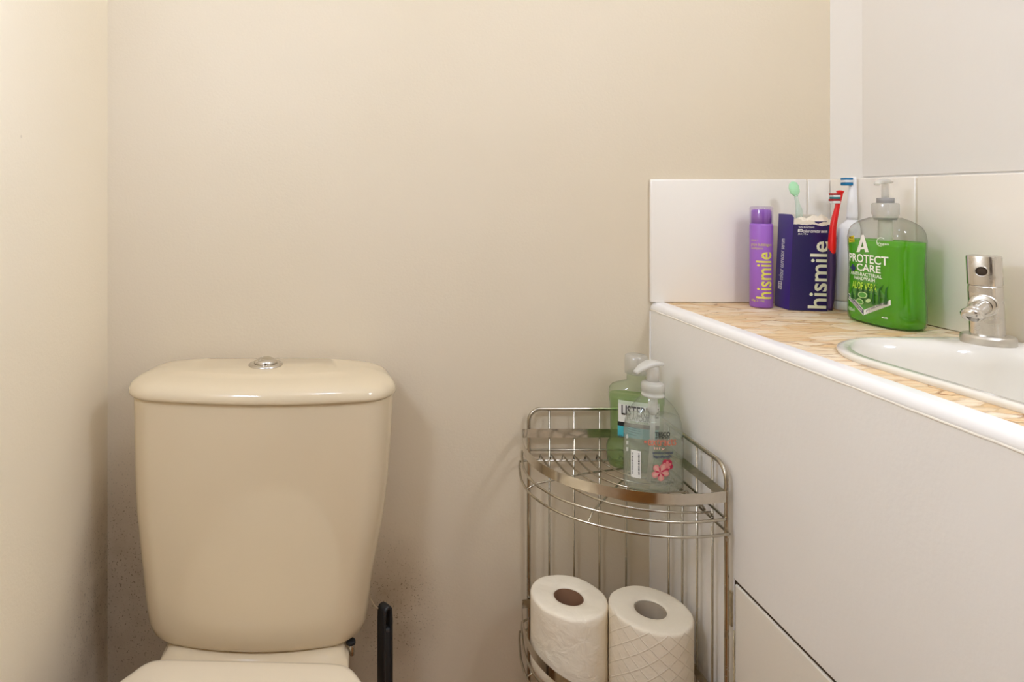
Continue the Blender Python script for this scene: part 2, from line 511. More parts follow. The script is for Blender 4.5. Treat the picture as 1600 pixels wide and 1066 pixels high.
def prism(poly, axis, a0, a1, bev=0.0):
    """extrude a 2D polygon along 'x', 'y' or 'z' from a0 to a1"""
    bm = bmesh.new()
    def P(u, v, a):
        return {'x': (a, u, v), 'y': (u, a, v), 'z': (u, v, a)}[axis]
    lo = [bm.verts.new(P(u, v, a0)) for u, v in poly]
    hi = [bm.verts.new(P(u, v, a1)) for u, v in poly]
    n = len(poly)
    bm.faces.new(list(reversed(lo))); bm.faces.new(hi)
    for i in range(n):
        bm.faces.new((lo[i], lo[(i + 1) % n], hi[(i + 1) % n], hi[i]))
    bmesh.ops.recalc_face_normals(bm, faces=bm.faces[:])
    if bev:
        bmesh.ops.bevel(bm, geom=bm.edges[:], offset=bev, segments=2, affect='EDGES', profile=0.5)
    return bm


# ------------------------------------------------------------------ lettering and flat prints
def glyph_mesh(s, bold=0.0, shear=0.0):
    cu = bpy.data.curves.new('lettering', 'FONT')
    cu.body = s; cu.size = 1.0; cu.offset = bold; cu.shear = shear; cu.resolution_u = 3
    o = bpy.data.objects.new('lettering', cu)
    COL.objects.link(o)
    dg = bpy.context.evaluated_depsgraph_get()
    me = bpy.data.meshes.new_from_object(o.evaluated_get(dg))
    COL.objects.unlink(o); bpy.data.objects.remove(o)
    bm = bmesh.new(); bm.from_mesh(me)
    bpy.data.meshes.remove(me)
    return bm


def refine(bm, limit=.14):
    bmesh.ops.triangulate(bm, faces=bm.faces[:])
    for _ in range(4):
        long_ = [e for e in bm.edges if e.calc_length() > limit]
        if not long_: break
        bmesh.ops.subdivide_edges(bm, edges=long_, cuts=1)
        bmesh.ops.triangulate(bm, faces=bm.faces[:])


def put_text(s, parent, mat, name, mapf, bx, rot=False, bold=0.0, shear=0.0):
    """fit a line of lettering into the box (u0, u1, v0, v1) of a surface map; rot = reads upwards"""
    bm = glyph_mesh(s, bold, shear)
    xs = [v.co.x for v in bm.verts]; ys = [v.co.y for v in bm.verts]
    x0, x1, y0, y1 = min(xs), max(xs), min(ys), max(ys)
    u0, u1, v0, v1 = bx
    refine(bm)
    for v in bm.verts:
        a = (v.co.x - x0) / (x1 - x0); b = (v.co.y - y0) / (y1 - y0)
        if rot: u, w = u0 + (u1 - u0) * (1 - b), v0 + (v1 - v0) * a
        else: u, w = u0 + (u1 - u0) * a, v0 + (v1 - v0) * b
        v.co = mapf(u, w)
    return obj(name, bm, mat, parent, smooth=False, recalc=False)


def put_poly(polys, parent, mat, name, mapf, lift=0.0):
    """flat printed shapes: list of polygons in surface coordinates"""
    bm = bmesh.new()
    for p in polys:
        vs = [bm.verts.new(mapf(u, v, lift)) for u, v in p]
        bm.faces.new(vs)
    bmesh.ops.triangulate(bm, faces=bm.faces[:])
    return obj(name, bm, mat, parent, smooth=False, recalc=False)


def rect(u0, u1, v0, v1, n=1):
    """rectangle, with extra points along u so that it follows a curved surface"""
    return [(u0 + (u1 - u0) * i / n, v0) for i in range(n + 1)] + [(u1 + (u0 - u1) * i / n, v1) for i in range(n + 1)]


def strips(u0, u1, v0, v1, n):
    return [[(u0 + (u1 - u0) * i / n, v0), (u0 + (u1 - u0) * (i + 1) / n, v0), (u0 + (u1 - u0) * (i + 1) / n, v1), (u0 + (u1 - u0) * i / n, v1)] for i in range(n)]


# ================================================================== SETTING
XL, XR, YB, YF, ZT = -0.3986, 0.7643, 1.03, -1.0, 2.35
obj('floor', box(XL - .1, XR + .1, YF - .1, YB + .1, -.05, 0), 'floor', smooth=False, kind='structure')
obj('ceiling', box(XL - .1, XR + .1, YF - .1, YB + .1, ZT, ZT + .05), 'ceiling', smooth=False, kind='structure')
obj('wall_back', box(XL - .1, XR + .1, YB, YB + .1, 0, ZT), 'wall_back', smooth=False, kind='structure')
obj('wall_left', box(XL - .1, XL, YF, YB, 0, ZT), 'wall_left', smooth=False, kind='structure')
obj('wall_right', box(XR, XR + .1, YF, YB, 0, ZT), 'wall_right', smooth=False, kind='structure')
# wall behind the camera with a dark door in it
bm = bmesh.new()
for b in ((XL - .1, -.25, 0, ZT), (.50, XR + .1, 0, ZT), (-.25, .50, 2.0, ZT)):
    box(b[0], b[1], YF - .1, YF, b[2], b[3], bm=bm)
obj('wall_front', bm, 'wall_plain', smooth=False, kind='structure')
dr = obj('door_1', box(-.25, .50, YF - .06, YF - .02, 0, 2.0, .003), 'door', smooth=False, kind='structure')
hb = lathe([(.009, 0), (.009, .03), (.022, .035), (.026, .05), (.02, .062), (.004, .066)], (.42, YF - .02, 1.0), 20, Vector((0, 1, 0)))
obj('door_handle', hb, 'chrome', dr)
# board fixed to the right-hand wall above the tiles, standing a few millimetres proud
obj('trim_1', box(XR - .0035, XR, -.6, .961, 1.0785, ZT, .0015), 'wall_right', kind='structure')
# bead of sealant in the corner of wall and cupboard
obj('trim_2', tube([(.4746, 1.0297, 0.0), (.4746, 1.0297, .865)], .0012, 8), 'panel', kind='structure')

# ------------------------------------------------------------------ tiled splashbacks
ZCT = .8785                     # counter height
TT = 1.0765                     # top of the tiles
TILE = .007


def tile_bm(axis, a0, a1, z0, z1, far):
    b = .0022
    if axis == 'y': bm = box(a0, a1, far - TILE, far, z0, z1, b, 3)
    else: bm = box(far - TILE, far, a0, a1, z0, z1, b, 3)
    return bm


t = thing('tile_splashback', 'row of white glazed tiles on the back wall behind the purple tube', 'tiles', (.60, YB, ZCT))
obj('grout', box(.478, XR - .001, YB - .005, YB, ZCT + .0005, TT - .002), 'grout', t, smooth=False)
obj('tile', tile_bm('y', .4725, .7225, ZCT + .0005, TT, YB), 'tile', t)
obj('tile', tile_bm('y', .7245, XR - .0005, ZCT + .0005, TT, YB), 'tile', t)
t = thing('tile_splashback', 'row of white glazed tiles on the right wall behind the tap', 'tiles', (XR, .7, ZCT))
obj('grout', box(XR - .005, XR, -.2, YB - .0075, ZCT + .0005, TT - .002), 'grout', t, smooth=False)
yj = [YB - TILE - .0005, .8646, .6146, .3646, .1146]
for a, b in zip(yj, yj[1:]):
    obj('tile', tile_bm('x', b + .001, a - .001, ZCT + .0005, TT, XR), 'tile', t)

# ------------------------------------------------------------------ vanity cupboard
XP = .4748
cab = thing('vanity_cupboard', 'white boxed in basin cupboard with a painted side panel beside the wire shelf', 'cupboard', (XP + .1, .4, 0))
Y2 = .8028
up = prism([(YB - .001, 0), (YB - .001, .868), (-.25, .868), (-.25, .5696), (Y2, .5696), (Y2, 0)], 'x', XP, XP + .018, .0012)
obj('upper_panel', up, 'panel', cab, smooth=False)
obj('access_panel', box(XP - .0012, XP + .016, -.25, Y2 - .0045, .002, .5658, .0012), 'lower_panel', cab, smooth=False)
obj('shade_batten', box(XP + .0185, XP + .03, -.25, Y2 + .03, .002, .60), 'gap_shade', cab, smooth=False)  # coloured dark to deepen the shade of the gap
obj('gap_shade_strip', prism([(Y2 + .0002, .002), (Y2 + .0002, .5698), (-.249, .5698), (-.249, .5654), (Y2 - .0047, .5654), (Y2 - .0047, .002)], 'x', XP + .0016, XP + .0155), 'gap_shade', cab, smooth=False)  # added dark strip, paints the shade of the open joint
# torn strip of old sealant in the gap beside the shelf post
bm = bmesh.new()
prev = None
rings = []
for k in range(15):
    z = .508 + .044 * k / 14
    w = .0019 + .0006 * noise.noise((0, 0, k * .7)) + (.0006 if 3 < k < 6 or k > 12 else 0)
    yc = Y2 + .0035 + .0006 * noise.noise((3, 1, k * .5))
    xo = XP - .0022 - .0009 * noise.noise((7, 2, k * .9))
    rings.append([(xo, yc - w, z), (XP + .001, yc - w, z), (XP + .001, yc + w, z), (xo, yc + w, z)])
obj('sealant_scrap', loft(rings), 'scrap', cab, smooth=False)
obj('sealant_bead', tube([(XP - .0006, Y2 - .0015 + .0008 * math.sin(k * 2.1), .505 - k * .025) for k in range(20)], lambda t: .0010 + .0005 * abs(math.sin(t * 40)), 6), 'scrap', cab)

# ------------------------------------------------------------------ basin outline (used for the hole and the bowl)
def rrect(x0, x1, y0, y1, radii, n=10, m=8):
    """rounded rectangle, corners in order (x1,y1) (x0,y1) (x0,y0) (x1,y0); constant number of points"""
    cs = [(x1, y1, 0), (x0, y1, PI / 2), (x0, y0, PI), (x1, y0, 3 * PI / 2)]
    arcs = []
    for (cx, cy, a), r in zip(cs, radii):
        ox = cx - r if cx == x1 else cx + r
        oy = cy - r if cy == y1 else cy + r
        arcs.append([(ox + r * math.cos(a + PI / 2 * k / n), oy + r * math.sin(a + PI / 2 * k / n)) for k in range(n + 1)])
    out = []
    for i in range(4):
        out += arcs[i]
        p, q = arcs[i][-1], arcs[(i + 1) % 4][0]
        out += [(p[0] + (q[0] - p[0]) * k / m, p[1] + (q[1] - p[1]) * k / m) for k in range(1, m)]
    return out


BX0, BX1, BY0, BY1 = .5135, XR - TILE - .003, .26, .754


def basin_ring(ins, r, z, deck=0.0, right=0.0):
    """outline inset from the rim; deck pulls the back edge of the bowl in near the tap"""
    pts = rrect(BX0 + ins, BX1 - ins - right, BY0 + ins, BY1 - ins, (max(.012, .03 + r), .105 - ins * .5, .09 - ins * .4, .05))
    out = []
    for x, y in pts:
        if deck:
            t = max(0, min(1, (x - .585) / .10)); t = t * t * (3 - 2 * t)
            k = max(0, min(1, (y - .5) / .25))
            y -= deck * t * k
        # the side next to the cupboard edge runs slightly askew
        x += .02 * max(0, min(1, (.66 - y) / .3)) * (1 if x < .6 else 0)
        out.append((x, y, z))
    return out


ZR = ZCT + .006
outer = [(x, y) for x, y, z in basin_ring(.006, 0, 0)]

# worktop with a cut-out for the basin
wt = thing('worktop', 'tan split stone worktop around the white basin', 'worktop', (.63, .5, ZCT - .01))
bm = bmesh.new()
x0w, x1w = XP + .0195, XR - .0005
def loop(pts, z):
    vs = [bm.verts.new((x, y, z)) for x, y in pts]
    es = [bm.edges.new((vs[i], vs[(i + 1) % len(vs)])) for i in range(len(vs))]
    return es
e = loop([(x0w, -.25), (x1w, -.25), (x1w, YB - .0005), (x0w, YB - .0005)], ZCT) + loop(outer, ZCT)
bmesh.ops.triangle_fill(bm, use_beauty=True, edges=e)
r = bmesh.ops.extrude_face_region(bm, geom=bm.faces[:])
bmesh.ops.translate(bm, vec=(0, 0, -.012), verts=[v for v in r['geom'] if isinstance(v, bmesh.types.BMVert)])
obj('stone_top', bm, 'stone', wt, smooth=False)
# rounded white trim along the front edge
prof = [(XP + .0005, .8675)]
for k in range(9):
    a = PI - PI / 2 * k / 8
    prof.append((XP - .0003 + .010 + .010 * math.cos(a), .8685 + .0105 * math.sin(a)))
prof += [(XP + .0195, .8795), (XP + .0195, .8675)]
trim = prism(prof, 'y', -.25, YB - .001)
tr = obj('edge_trim', trim, 'trim', wt)
m_ = tr.modifiers.new('edges', 'EDGE_SPLIT'); m_.split_angle = 0.9
path = [(XP + .0002, YB - .002 - 1.28 * k / 160, .8672 + .0005 * noise.noise((k * .31, 0, 0))) for k in range(161)]
obj('sealant_bead', tube(path, lambda t: .0013 + .0006 * noise.noise((t * 60, 4, 1)), 7), 'caulk', wt)

# basin
bs = thing('wash_basin', 'white ceramic basin sunk in the tan stone worktop', 'basin', (.63, .5, ZCT))
rings = [basin_ring(.004, 0, ZCT - .012), basin_ring(.001, 0, ZCT + .0005), basin_ring(0, 0, ZCT + .003), basin_ring(.0012, 0, ZCT + .0053), basin_ring(.004, 0, ZR)]
rings.append(basin_ring(.0105, .01, ZR + .0002, .052, .004))
for k in range(1, 15):
    t = k / 14
    ins = .0105 + .012 * (1 - (1 - t) ** 2) + .075 * t ** 2.6
    z = ZR - .115 * (1 - (1 - t) ** 2.2) - .002
    rings.append(basin_ring(ins, .01 + .05 * t, z, .052 * (1 - .3 * t), .004))
bm = loft(rings, cap0=False)
cobj = obj('bowl', bm, 'basin', bs)
obj('drain', lathe([(.022, 0), (.022, .002), (.016, .0026), (.014, .001), (.0, .001)], (.635, .50, ZR - .1172), 24, cap1=False), 'chrome', bs)

obj('waste_pipe', tube([(.635, .50, ZR - .13), (.635, .50, .003)], .018, 16), 'white_plastic', bs)

# ------------------------------------------------------------------ tap
TX, TY = .7085, .7165
tp = thing('basin_tap', 'worn chrome push tap standing on the basin corner', 'tap', (TX, TY, ZR))
face = Vector((-.80, -.60, 0))            # the way the spout points
side = Vector((-face.y, face.x, 0))


def oval(c, a, b, z, n=40, p=2.6, lean=0.0):
    out = []
    for i in range(n):
        t = 2 * PI * i / n
        ct, st = math.cos(t), math.sin(t)
        u = a * math.copysign(abs(ct) ** (2 / p), ct); v = b * math.copysign(abs(st) ** (2 / p), st)
        q = Vector((c[0], c[1], z)) + face * u + side * v
        q.x -= lean * (z - ZR)
        out.append(q)
    return out


C2 = (TX, TY)
zb = ZR - .001
fo = obj('base_flange', loft([oval(C2, .0215, .0225, zb, p=2), oval(C2, .0222, .0235, zb + .002, p=2), oval(C2, .0222, .0235, zb + .0085, p=2), oval(C2, .0208, .0222, zb + .011, p=2), oval(C2, .015, .016, zb + .0118, p=2)]), 'dull_chrome', tp)
LN = .05
bd = loft([oval(C2, .0148, .0146, zb + .0105, lean=LN), oval(C2, .0146, .0144, .9485, lean=LN), oval(C2, .0140, .0138, .9495, lean=LN)])
body = obj('body', bd, 'chrome', tp)
hd = loft([oval(C2, .0140, .0138, .9497, lean=LN), oval(C2, .0148, .0146, .9507, lean=LN), oval(C2, .0148, .0146, .9812, lean=LN), oval(C2, .0143, .0141, .9828, lean=LN), oval(C2, .0130, .0128, .9832, lean=LN)])
for o_ in (body, fo, obj('handle', hd, 'chrome', tp)):
    e_ = o_.modifiers.new('edges', 'EDGE_SPLIT'); e_.split_angle = 0.5
hc = Vector((TX - LN * (.967 - ZR), TY, .9665))
st_ = hc + face * .0152
obj('index_ring', lathe([(.0060, -.004), (.0060, .0010), (.0055, .0016), (.0048, .0010), (.0048, -.003)], st_, 24, face, cap1=False), 'chrome', tp)
obj('index_button', lathe([(.0048, -.004), (.0047, -.0002), (.003, .0003), (.0008, .0004)], st_, 24, face), 'dark_button', tp)
sc0 = Vector((TX - LN * (.925 - ZR), TY, .9285)) + face * .0118
fl = lathe([(.0128, 0), (.0130, .0025), (.0120, .0042), (.0095, .0048)], sc0, 28, (face + Vector((0, 0, .05))))
obj('spout_collar', fl, 'chrome', tp)
spd = (face + Vector((-.30, .12, -.10))).normalized()
p0 = sc0 + Vector((0, 0, -.001))
path = [p0 + spd * d + Vector((0, 0, -.35 * d * d / .04)) for d in (0, .005, .010, .015, .020, .025)]
sp = tube(path, lambda t: .0088 - .001 * t + .0020 * max(0, t - .5), 22)
spo = obj('spout', sp, 'chrome', tp)
dn = (spd * .55 + Vector((0, 0, -.83))).normalized()
nz_ = lathe([(.0068, -.003), (.0098, .0), (.0102, .0032), (.0080, .0072), (.0070, .0072), (.0064, .0045), (0, .0045)], path[-1] + spd * -.002 + Vector((0, 0, .002)), 24, dn, cap1=False)
obj('aerator', nz_, 'chrome', spo)

# ================================================================== THINGS ON THE WORKTOP
# ---- lilac pump tube
c = Vector((.6255, .986, ZCT))
tb = thing('toothpaste_tube', 'lilac upright toothpaste tube with yellow lettering beside the dark purple box', 'toothpaste', c)
R = .0156
obj('tube_body', lathe([(R - .0015, .0005), (R, .002), (R, .1255), (R - .0006, .1285), (R - .002, .129)], c, 40), 'tube_purple', tb)
ic = obj('pump_head', lathe([(R - .0022, .129), (R - .0022, .147), (R - .0030, .1495), (R - .005, .1505), (.003, .151)], c, 32), 'tube_purple', tb)
oc = obj('overcap', lathe([(R, .1290), (R, .1525), (R - .0008, .1545), (R - .003, .1552)], c, 40, cap0=False), 'tube_cap', tb)


def tube_map(u, v, lift=0):          # u = arc length from the line facing the camera, v = height
    view = math.atan2(-c.y, -c.x)
    a = view + u / R
    return Vector((c.x + (R + .00035 + lift) * math.cos(a), c.y + (R + .00035 + lift) * math.sin(a), v))


def zt(py, Y): return ZC - (py - CY) / F * Y
put_text('hismile', tb, 'yellow_ink', 'brand_lettering', tube_map, (-.0068, .0150, zt(467, .972), zt(394, .972)), rot=True, bold=.012)
put_text('grape bubblegum', tb, 'yellow_ink', 'flavour_lettering', tube_map, (-.0150, .0150, zt(386, .972), zt(380, .972)))
put_text('toothpaste', tb, 'yellow_ink', 'flavour_lettering', tube_map, (-.0150, .0025, zt(391, .972), zt(386.5, .972)))
put_text('enamel +', tb, 'yellow_ink', 'small_lettering', tube_map, (-.0150, -.004, zt(377, .972), zt(374, .972)))
put_text('60g 2.1oz.', tb, 'yellow_ink', 'weight_lettering', tube_map, (-.0140, .005, zt(473, .972), zt(468.5, .972)))

# ---- dark purple carton, torn open at the top
A = Vector((.653, .998, ZCT)); B = Vector((.6486, .957, ZCT)); C_ = Vector((.6985, .9465, ZCT))
D_ = A + (C_ - B)
bxr = thing('serum_box', 'dark purple cardboard box with torn open top holding the mint toothbrush', 'box', (A + C_) / 2)


def lean(v):
    return Vector((v.x + .05 * (v.z - ZCT), v.y, v.z))


def wall_strip(P, Q, tops, z0=ZCT + .0006, off=Vector((0, 0, 0)), th=.0005):
    """thin card wall from P to Q whose top edge follows tops [(t, z)]"""
    n = Vector((Q.y - P.y, P.x - Q.x, 0)).normalized() * th
    bm = bmesh.new()
    rings = []
    for t_, z in tops:
        p = P.lerp(Q, t_) + off
        a = Vector((p.x, p.y, z0)); b = Vector((p.x, p.y, z))
        rings.append([lean(a), lean(b), lean(b - n), lean(a - n)])
    return loft(rings, bm=bm)


def jag(base, amp, n, seed, bumps=()):
    rnd = random.Random(seed)
    out = []
    for i in range(n + 1):
        t_ = i / n
        z = base + amp * (rnd.random() - .5) * (1 if 0 < i < n else .3)
        for (tc_, w_, h_) in bumps: z += h_ * math.exp(-((t_ - tc_) / w_) ** 2)
        out.append((t_, z))
    return out


left_top = [(0, 1.022), (.3, 1.0222), (.7, 1.022), (.85, 1.0218), (1, 1.0175)]
obj('carton_side', wall_strip(A, B, left_top), 'box_side', bxr, smooth=False)
fr = jag(1.0075, .0012, 24, 3, ((.35, .12, -.001), (.75, .12, -.003)))
obj('carton_front', wall_strip(B, C_, fr), 'box_front', bxr, smooth=False)
torn = jag(1.0125, .0022, 24, 5, ((.12, .10, .003), (.5, .10, .002), (.62, .1, -.004), (.82, .10, -.002), (.95, .06, .004)))
inn = (D_ - C_).normalized() * .0008
obj('torn_card_edge', wall_strip(B, C_, torn, off=inn), 'card_inner', bxr, smooth=False)
obj('carton_side', wall_strip(C_, D_, jag(1.014, .002, 10, 9, ((.2, .2, .002),))), 'box_side', bxr, smooth=False)
obj('carton_back', wall_strip(D_, A, [(0, 1.021), (.5, 1.0215), (1, 1.0205)], th=.0006), 'card_inner', bxr, smooth=False)
obj('carton_base', prism([(A.x, A.y - .001), (B.x + .001, B.y + .001), (C_.x - .001, C_.y + .001), (D_.x - .001, D_.y - .001)], 'z', ZCT + .0006, ZCT + .0014), 'card_inner', bxr, smooth=False)
# torn flap curling over the front edge
fl_pts = [(.10, 0), (.28, .0035), (.42, .0012), (.58, .006), (.72, .004), (.80, .0075), (.95, .003)]
bm = bmesh.new()
rows = []
for t_, h_ in fl_pts:
    p = B.lerp(C_, t_)
    p1 = lean(Vector((p.x, p.y, 1.012))) + inn * 2; p2 = lean(Vector((p.x, p.y, 1.0150 + h_))) + inn * 9
    rows.append([p1, p2, p2 + Vector((0, .0005, .0002)), p1 + Vector((0, .0005, .0))])
obj('torn_flap', loft(rows, bm=bm), 'card_inner', bxr, smooth=False)


def plane_map(P, Q, eps=.0003):
    d = (Q - P).normalized()
    n = Vector((d.y, -d.x, 0))
    def f(u, v, lift=0):
        p = P + d * u
        w = lean(Vector((p.x, p.y, v)))
        return w + n * (eps + lift)
    return f


LF = (C_ - B).length
front_map = plane_map(B, C_)
put_text('hismile', bxr, 'cream_ink', 'brand_lettering', front_map, (.0245, .0492, zt(482, .95), zt(377, .95)), rot=True, bold=.015)
put_text('TEETH BRIGHTENING', bxr, 'white_ink', 'small_lettering', front_map, (.007, .028, zt(356.6, .955), zt(354, .955)))
put_text('colour corrector serum', bxr, 'white_ink', 'small_lettering', front_map, (.0135, .0455, zt(363.5, .955), zt(358.5, .955)), bold=.012)
put_text('30ml | 1 fl oz', bxr, 'white_ink', 'small_lettering', front_map, (.007, .0205, zt(367.5, .955), zt(364.2, .955)), bold=.01)
put_poly([rect(.0065, .0125, zt(362.6, .955), zt(358.2, .955))], bxr, 'white_ink', 'code_badge', front_map)
put_text('v34', bxr, 'box_front', 'small_lettering', lambda u, v, l=0: front_map(u, v, .0002), (.0074, .0117, zt(361.8, .955), zt(359, .955)), bold=.02)
side_map = plane_map(A, B)
put_text('colour corrector serum', bxr, 'white_ink', 'small_lettering', side_map, (.0100, .0215, zt(438, .98), zt(373, .98)), rot=True, bold=.012)
put_poly([rect(.0095, .0195, zt(452, .98), zt(440, .98))], bxr, 'white_ink', 'code_badge', side_map)
put_text('v34', bxr, 'box_side', 'small_lettering', lambda u, v, l=0: side_map(u, v, .0002), (.0115, .0178, zt(451, .98), zt(441, .98)), rot=True, bold=.02)


# ---- toothbrushes
def brush_head(path, wv, hw, th, name, mat, parent, tip=1.0):
    """flat rounded bar along a path: wv = width direction, hw(t) half width, th(t) half thickness"""
    P = [Vector(p) for p in path]
    rings = []
    for i, p in enumerate(P):
        t = (P[min(i + 1, len(P) - 1)] - P[max(i - 1, 0)]).normalized()
        w = (wv - t * wv.dot(t)).normalized(); h = t.cross(w)
        s = i / (len(P) - 1)
        rings.append([p + w * hw(s) * math.copysign(abs(math.cos(a)) ** .75, math.cos(a)) + h * th(s) * math.copysign(abs(math.sin(a)) ** .75, math.sin(a)) for a in [2 * PI * k / 16 for k in range(16)]])
    return obj(name, loft(rings), mat, parent)


def interp(pairs):
    def f(t):
        for (t0, v0), (t1, v1) in zip(pairs, pairs[1:]):
            if t <= t1:
                s = (t - t0) / (t1 - t0); s = s * s * (3 - 2 * s)
                return v0 + (v1 - v0) * s
        return pairs[-1][1]
    return f


# mint toothbrush standing in the carton
c0 = Vector((.668, .965, ZCT + .004)); c1 = at(1249, 338, .975); c2 = at(1246, 318, .977); c3 = at(1243, 303, .978); c4 = at(1238, 284, .979)
mb = thing('toothbrush', 'mint green toothbrush sticking out of the torn purple box', 'toothbrush', c0, 'toothbrushes by the sink')
pth = catmull([c0, c0.lerp(c1, .5), c1, c2, c3], 8)
brush_head(pth, Vector((1, 0, 0)), interp([(0, .004), (.5, .005), (.75, .0026), (1, .0024)]), interp([(0, .003), (.7, .003), (1, .002)]), 'handle', 'mint_clear', mb)
pth = catmull([c3 + (c3 - c4) * .2, c3.lerp(c4, .25), c3.lerp(c4, .6), c4], 6)
brush_head(pth, Vector((1, 0, 0)), interp([(0, .0026), (.25, .0072), (.6, .0078), (.88, .0060), (1, .0015)]), interp([(0, .0018), (.4, .0030), (1, .0018)]), 'brush_head', 'mint_head', mb)

# electric toothbrush
ec = Vector((.738, .9585, ZCT)); 
ec = Vector(((1324 - CX) / F * .962, .962, ZCT))
eb = thing('electric_toothbrush', 'white electric toothbrush with blue and white bristles behind the green soap bottle', 'toothbrush', ec, 'toothbrushes by the sink')
er = .0178


def erings(prof):
    return [[Vector((ec.x + dx + r * math.cos(2 * PI * i / 32), ec.y + r * .9 * math.sin(2 * PI * i / 32), z)) for i in range(32)] for r, z, dx in prof]


obj('charging_base', loft(erings([(er - .001, ZCT + .0003, 0), (er, ZCT + .002, 0), (er, ZCT + .0125, 0), (er - .001, ZCT + .0135, 0)])), 'white_plastic', eb)
obj('base_seam', loft(erings([(er - .0012, ZCT + .0135, 0), (er - .0012, ZCT + .0147, 0)])), 'grey_line', eb)
zz = lambda py: zt(py, .955)
obj('handle', loft(erings([(er - .0008, ZCT + .0147, 0), (er, ZCT + .017, 0), (er - .0005, zz(420), 0), (er - .002, zz(372), .001), (er - .0030, zz(358), .002), (er - .0058, zz(351), .004), (.0085, zz(347), .006), (.0072, zz(344), .007)])), 'white_plastic', eb)
bh = obj('brush_stem', loft(erings([(.0070, zz(344), .007), (.0072, zz(338), .0072), (.0066, zz(320), .0076), (.0056, zz(303), .008), (.0050, zz(294), .0082), (.0048, zz(286), .0083), (.0050, zz(280), .0084), (.0042, zz(277.5), .0084), (.002, zz(276.5), .0084)])), 'white_plastic', eb)
hx = ec.x + .0084
for i, (ya, yb, mt) in enumerate(((277.8, 281.2, 'bristle_blue'), (281.2, 285.2, 'bristle_white'), (285.2, 289.8, 'bristle_blue'))):
    xl = hx - .0160
    obj('bristle_tuft', box(xl, hx - .004, ec.y - .006, ec.y + .004, zz(yb), zz(ya), .0007), mt, eb)
put_text('1', eb, 'navy_mark', 'printed_mark', lambda u, v, l=0: Vector((u, ec.y - er * .9 - .0002, v)), (at(1299.5, 0, .94).x, at(1303, 0, .94).x, zt(463, .94), zt(457, .94)), bold=.02)

# red toothbrush leaning between the carton and the electric brush
r0 = at(1296.5, 488, .9375); r0.z = ZCT + .004
r1 = at(1299, 430, .932); r2 = at(1299.5, 385, .930); r3 = at(1302, 352, .929); r4 = at(1308.5, 322, .929); r5 = at(1312, 303, .929)
r0 = at(1297, 484, .933); r0.z = ZCT + .0045
rb = thing('toothbrush', 'red toothbrush with dark grip leaning beside the purple box', 'toothbrush', Vector((r0.x, r0.y, ZCT)), 'toothbrushes by the sink')
hw_ = Vector((.2, 1, 0)).normalized()
gp = catmull([r0, r1, r2], 10)
brush_head(gp, hw_, interp([(0, .003), (.15, .0055), (.6, .0065), (1, .006)]), interp([(0, .0025), (.2, .0042), (.7, .0050), (1, .0042)]), 'grip', 'grip_purple', rb)
gp = catmull([r1.lerp(r2, .35) + Vector((.0042, .002, 0)), r2 + Vector((.0052, .002, .005)), r2 + Vector((.0058, .002, .014)), r2 + Vector((.0035, .002, .024))], 6)
brush_head(gp, hw_, interp([(0, .001), (.5, .0035), (1, .001)]), interp([(0, .0008), (.5, .0028), (1, .0008)]), 'thumb_pad', 'mauve_grip', rb)
rp = catmull([r1.lerp(r2, .45) + Vector((-.0002, -.0020, 0)), r2 + Vector((0, -.0005, 0)), r3, r4, r5, at(1313, 297.5, .929)], 8)
brush_head(rp, hw_, interp([(0, .003), (.2, .0062), (.4, .005), (.6, .0032), (.78, .0040), (.9, .0060), (.97, .0055), (1, .002)]), interp([(0, .002), (.2, .0044), (.4, .0036), (.6, .0029), (.8, .0036), (.95, .0042), (1, .0015)]), 'handle', 'red_plastic', rb)
# bristles point left
for k, (ya, yb, xl, mt) in enumerate(((302, 305.0, 1297.5, 'bristle_red'), (305.0, 308, 1299.2, 'bristle_white'), (308, 311, 1298.5, 'bristle_teal'), (311, 314.2, 1297.0, 'bristle_red'), (314.2, 317.8, 1298.5, 'bristle_white'))):
    q0 = at(xl, yb + 1.2, .929); q1 = at(1310.0, ya, .929)
    obj('bristle_tuft', box(q0.x, q1.x, .9245, .9325, zt(yb, .929), zt(ya, .929), .0006), mt, rb)

# ---- green hand soap
gx, gy = .7050, .8510
gs = thing('soap_bottle', 'large clear pump bottle of bright green hand soap on the worktop', 'soap bottle', (gx, gy, ZCT))
GB, GA = .0490, .0262        # half width (along y), half thickness (along x)
gprof = [  # height, width scale, thickness scale
    (.0000, .86, .80), (.0015, .93, .90), (.005, .985, .97), (.012, 1.0, 1.0), (.030, .995, 1.0), (.050, .97, .985), (.070, .955, .97),
    (.090, .97, .98), (.105, .995, 1.0), (.115, .995, 1.0), (.124, .96, .97), (.131, .88, .90), (.136, .76, .80), (.1395, .60, .70), (.1415, .42, .66), (.1425, .36, .645)]


def gscale(h):
    for (h0, a0, b0), (h1, a1, b1) in zip(gprof, gprof[1:]):
        if h <= h1:
            s = max(0, (h - h0) / (h1 - h0))
            return a0 + (a1 - a0) * s, b0 + (b1 - b0) * s
    return gprof[-1][1:]


GN = 3.0
def gring(h, shrink=0.0, n=56):
    a, b = gscale(h)
    out = []
    for i in range(n):
        t = 2 * PI * i / n
        ct, s_ = math.cos(t), math.sin(t)
        p = GN if h < .13 else GN + (2.0 - GN) * (h - .13) / .0125
        out.append(Vector((gx + (GA * b - shrink) * math.copysign(abs(ct) ** (2 / p), ct), gy + (GB * a - shrink) * math.copysign(abs(s_) ** (2 / p), s_), ZCT + h)))
    return out


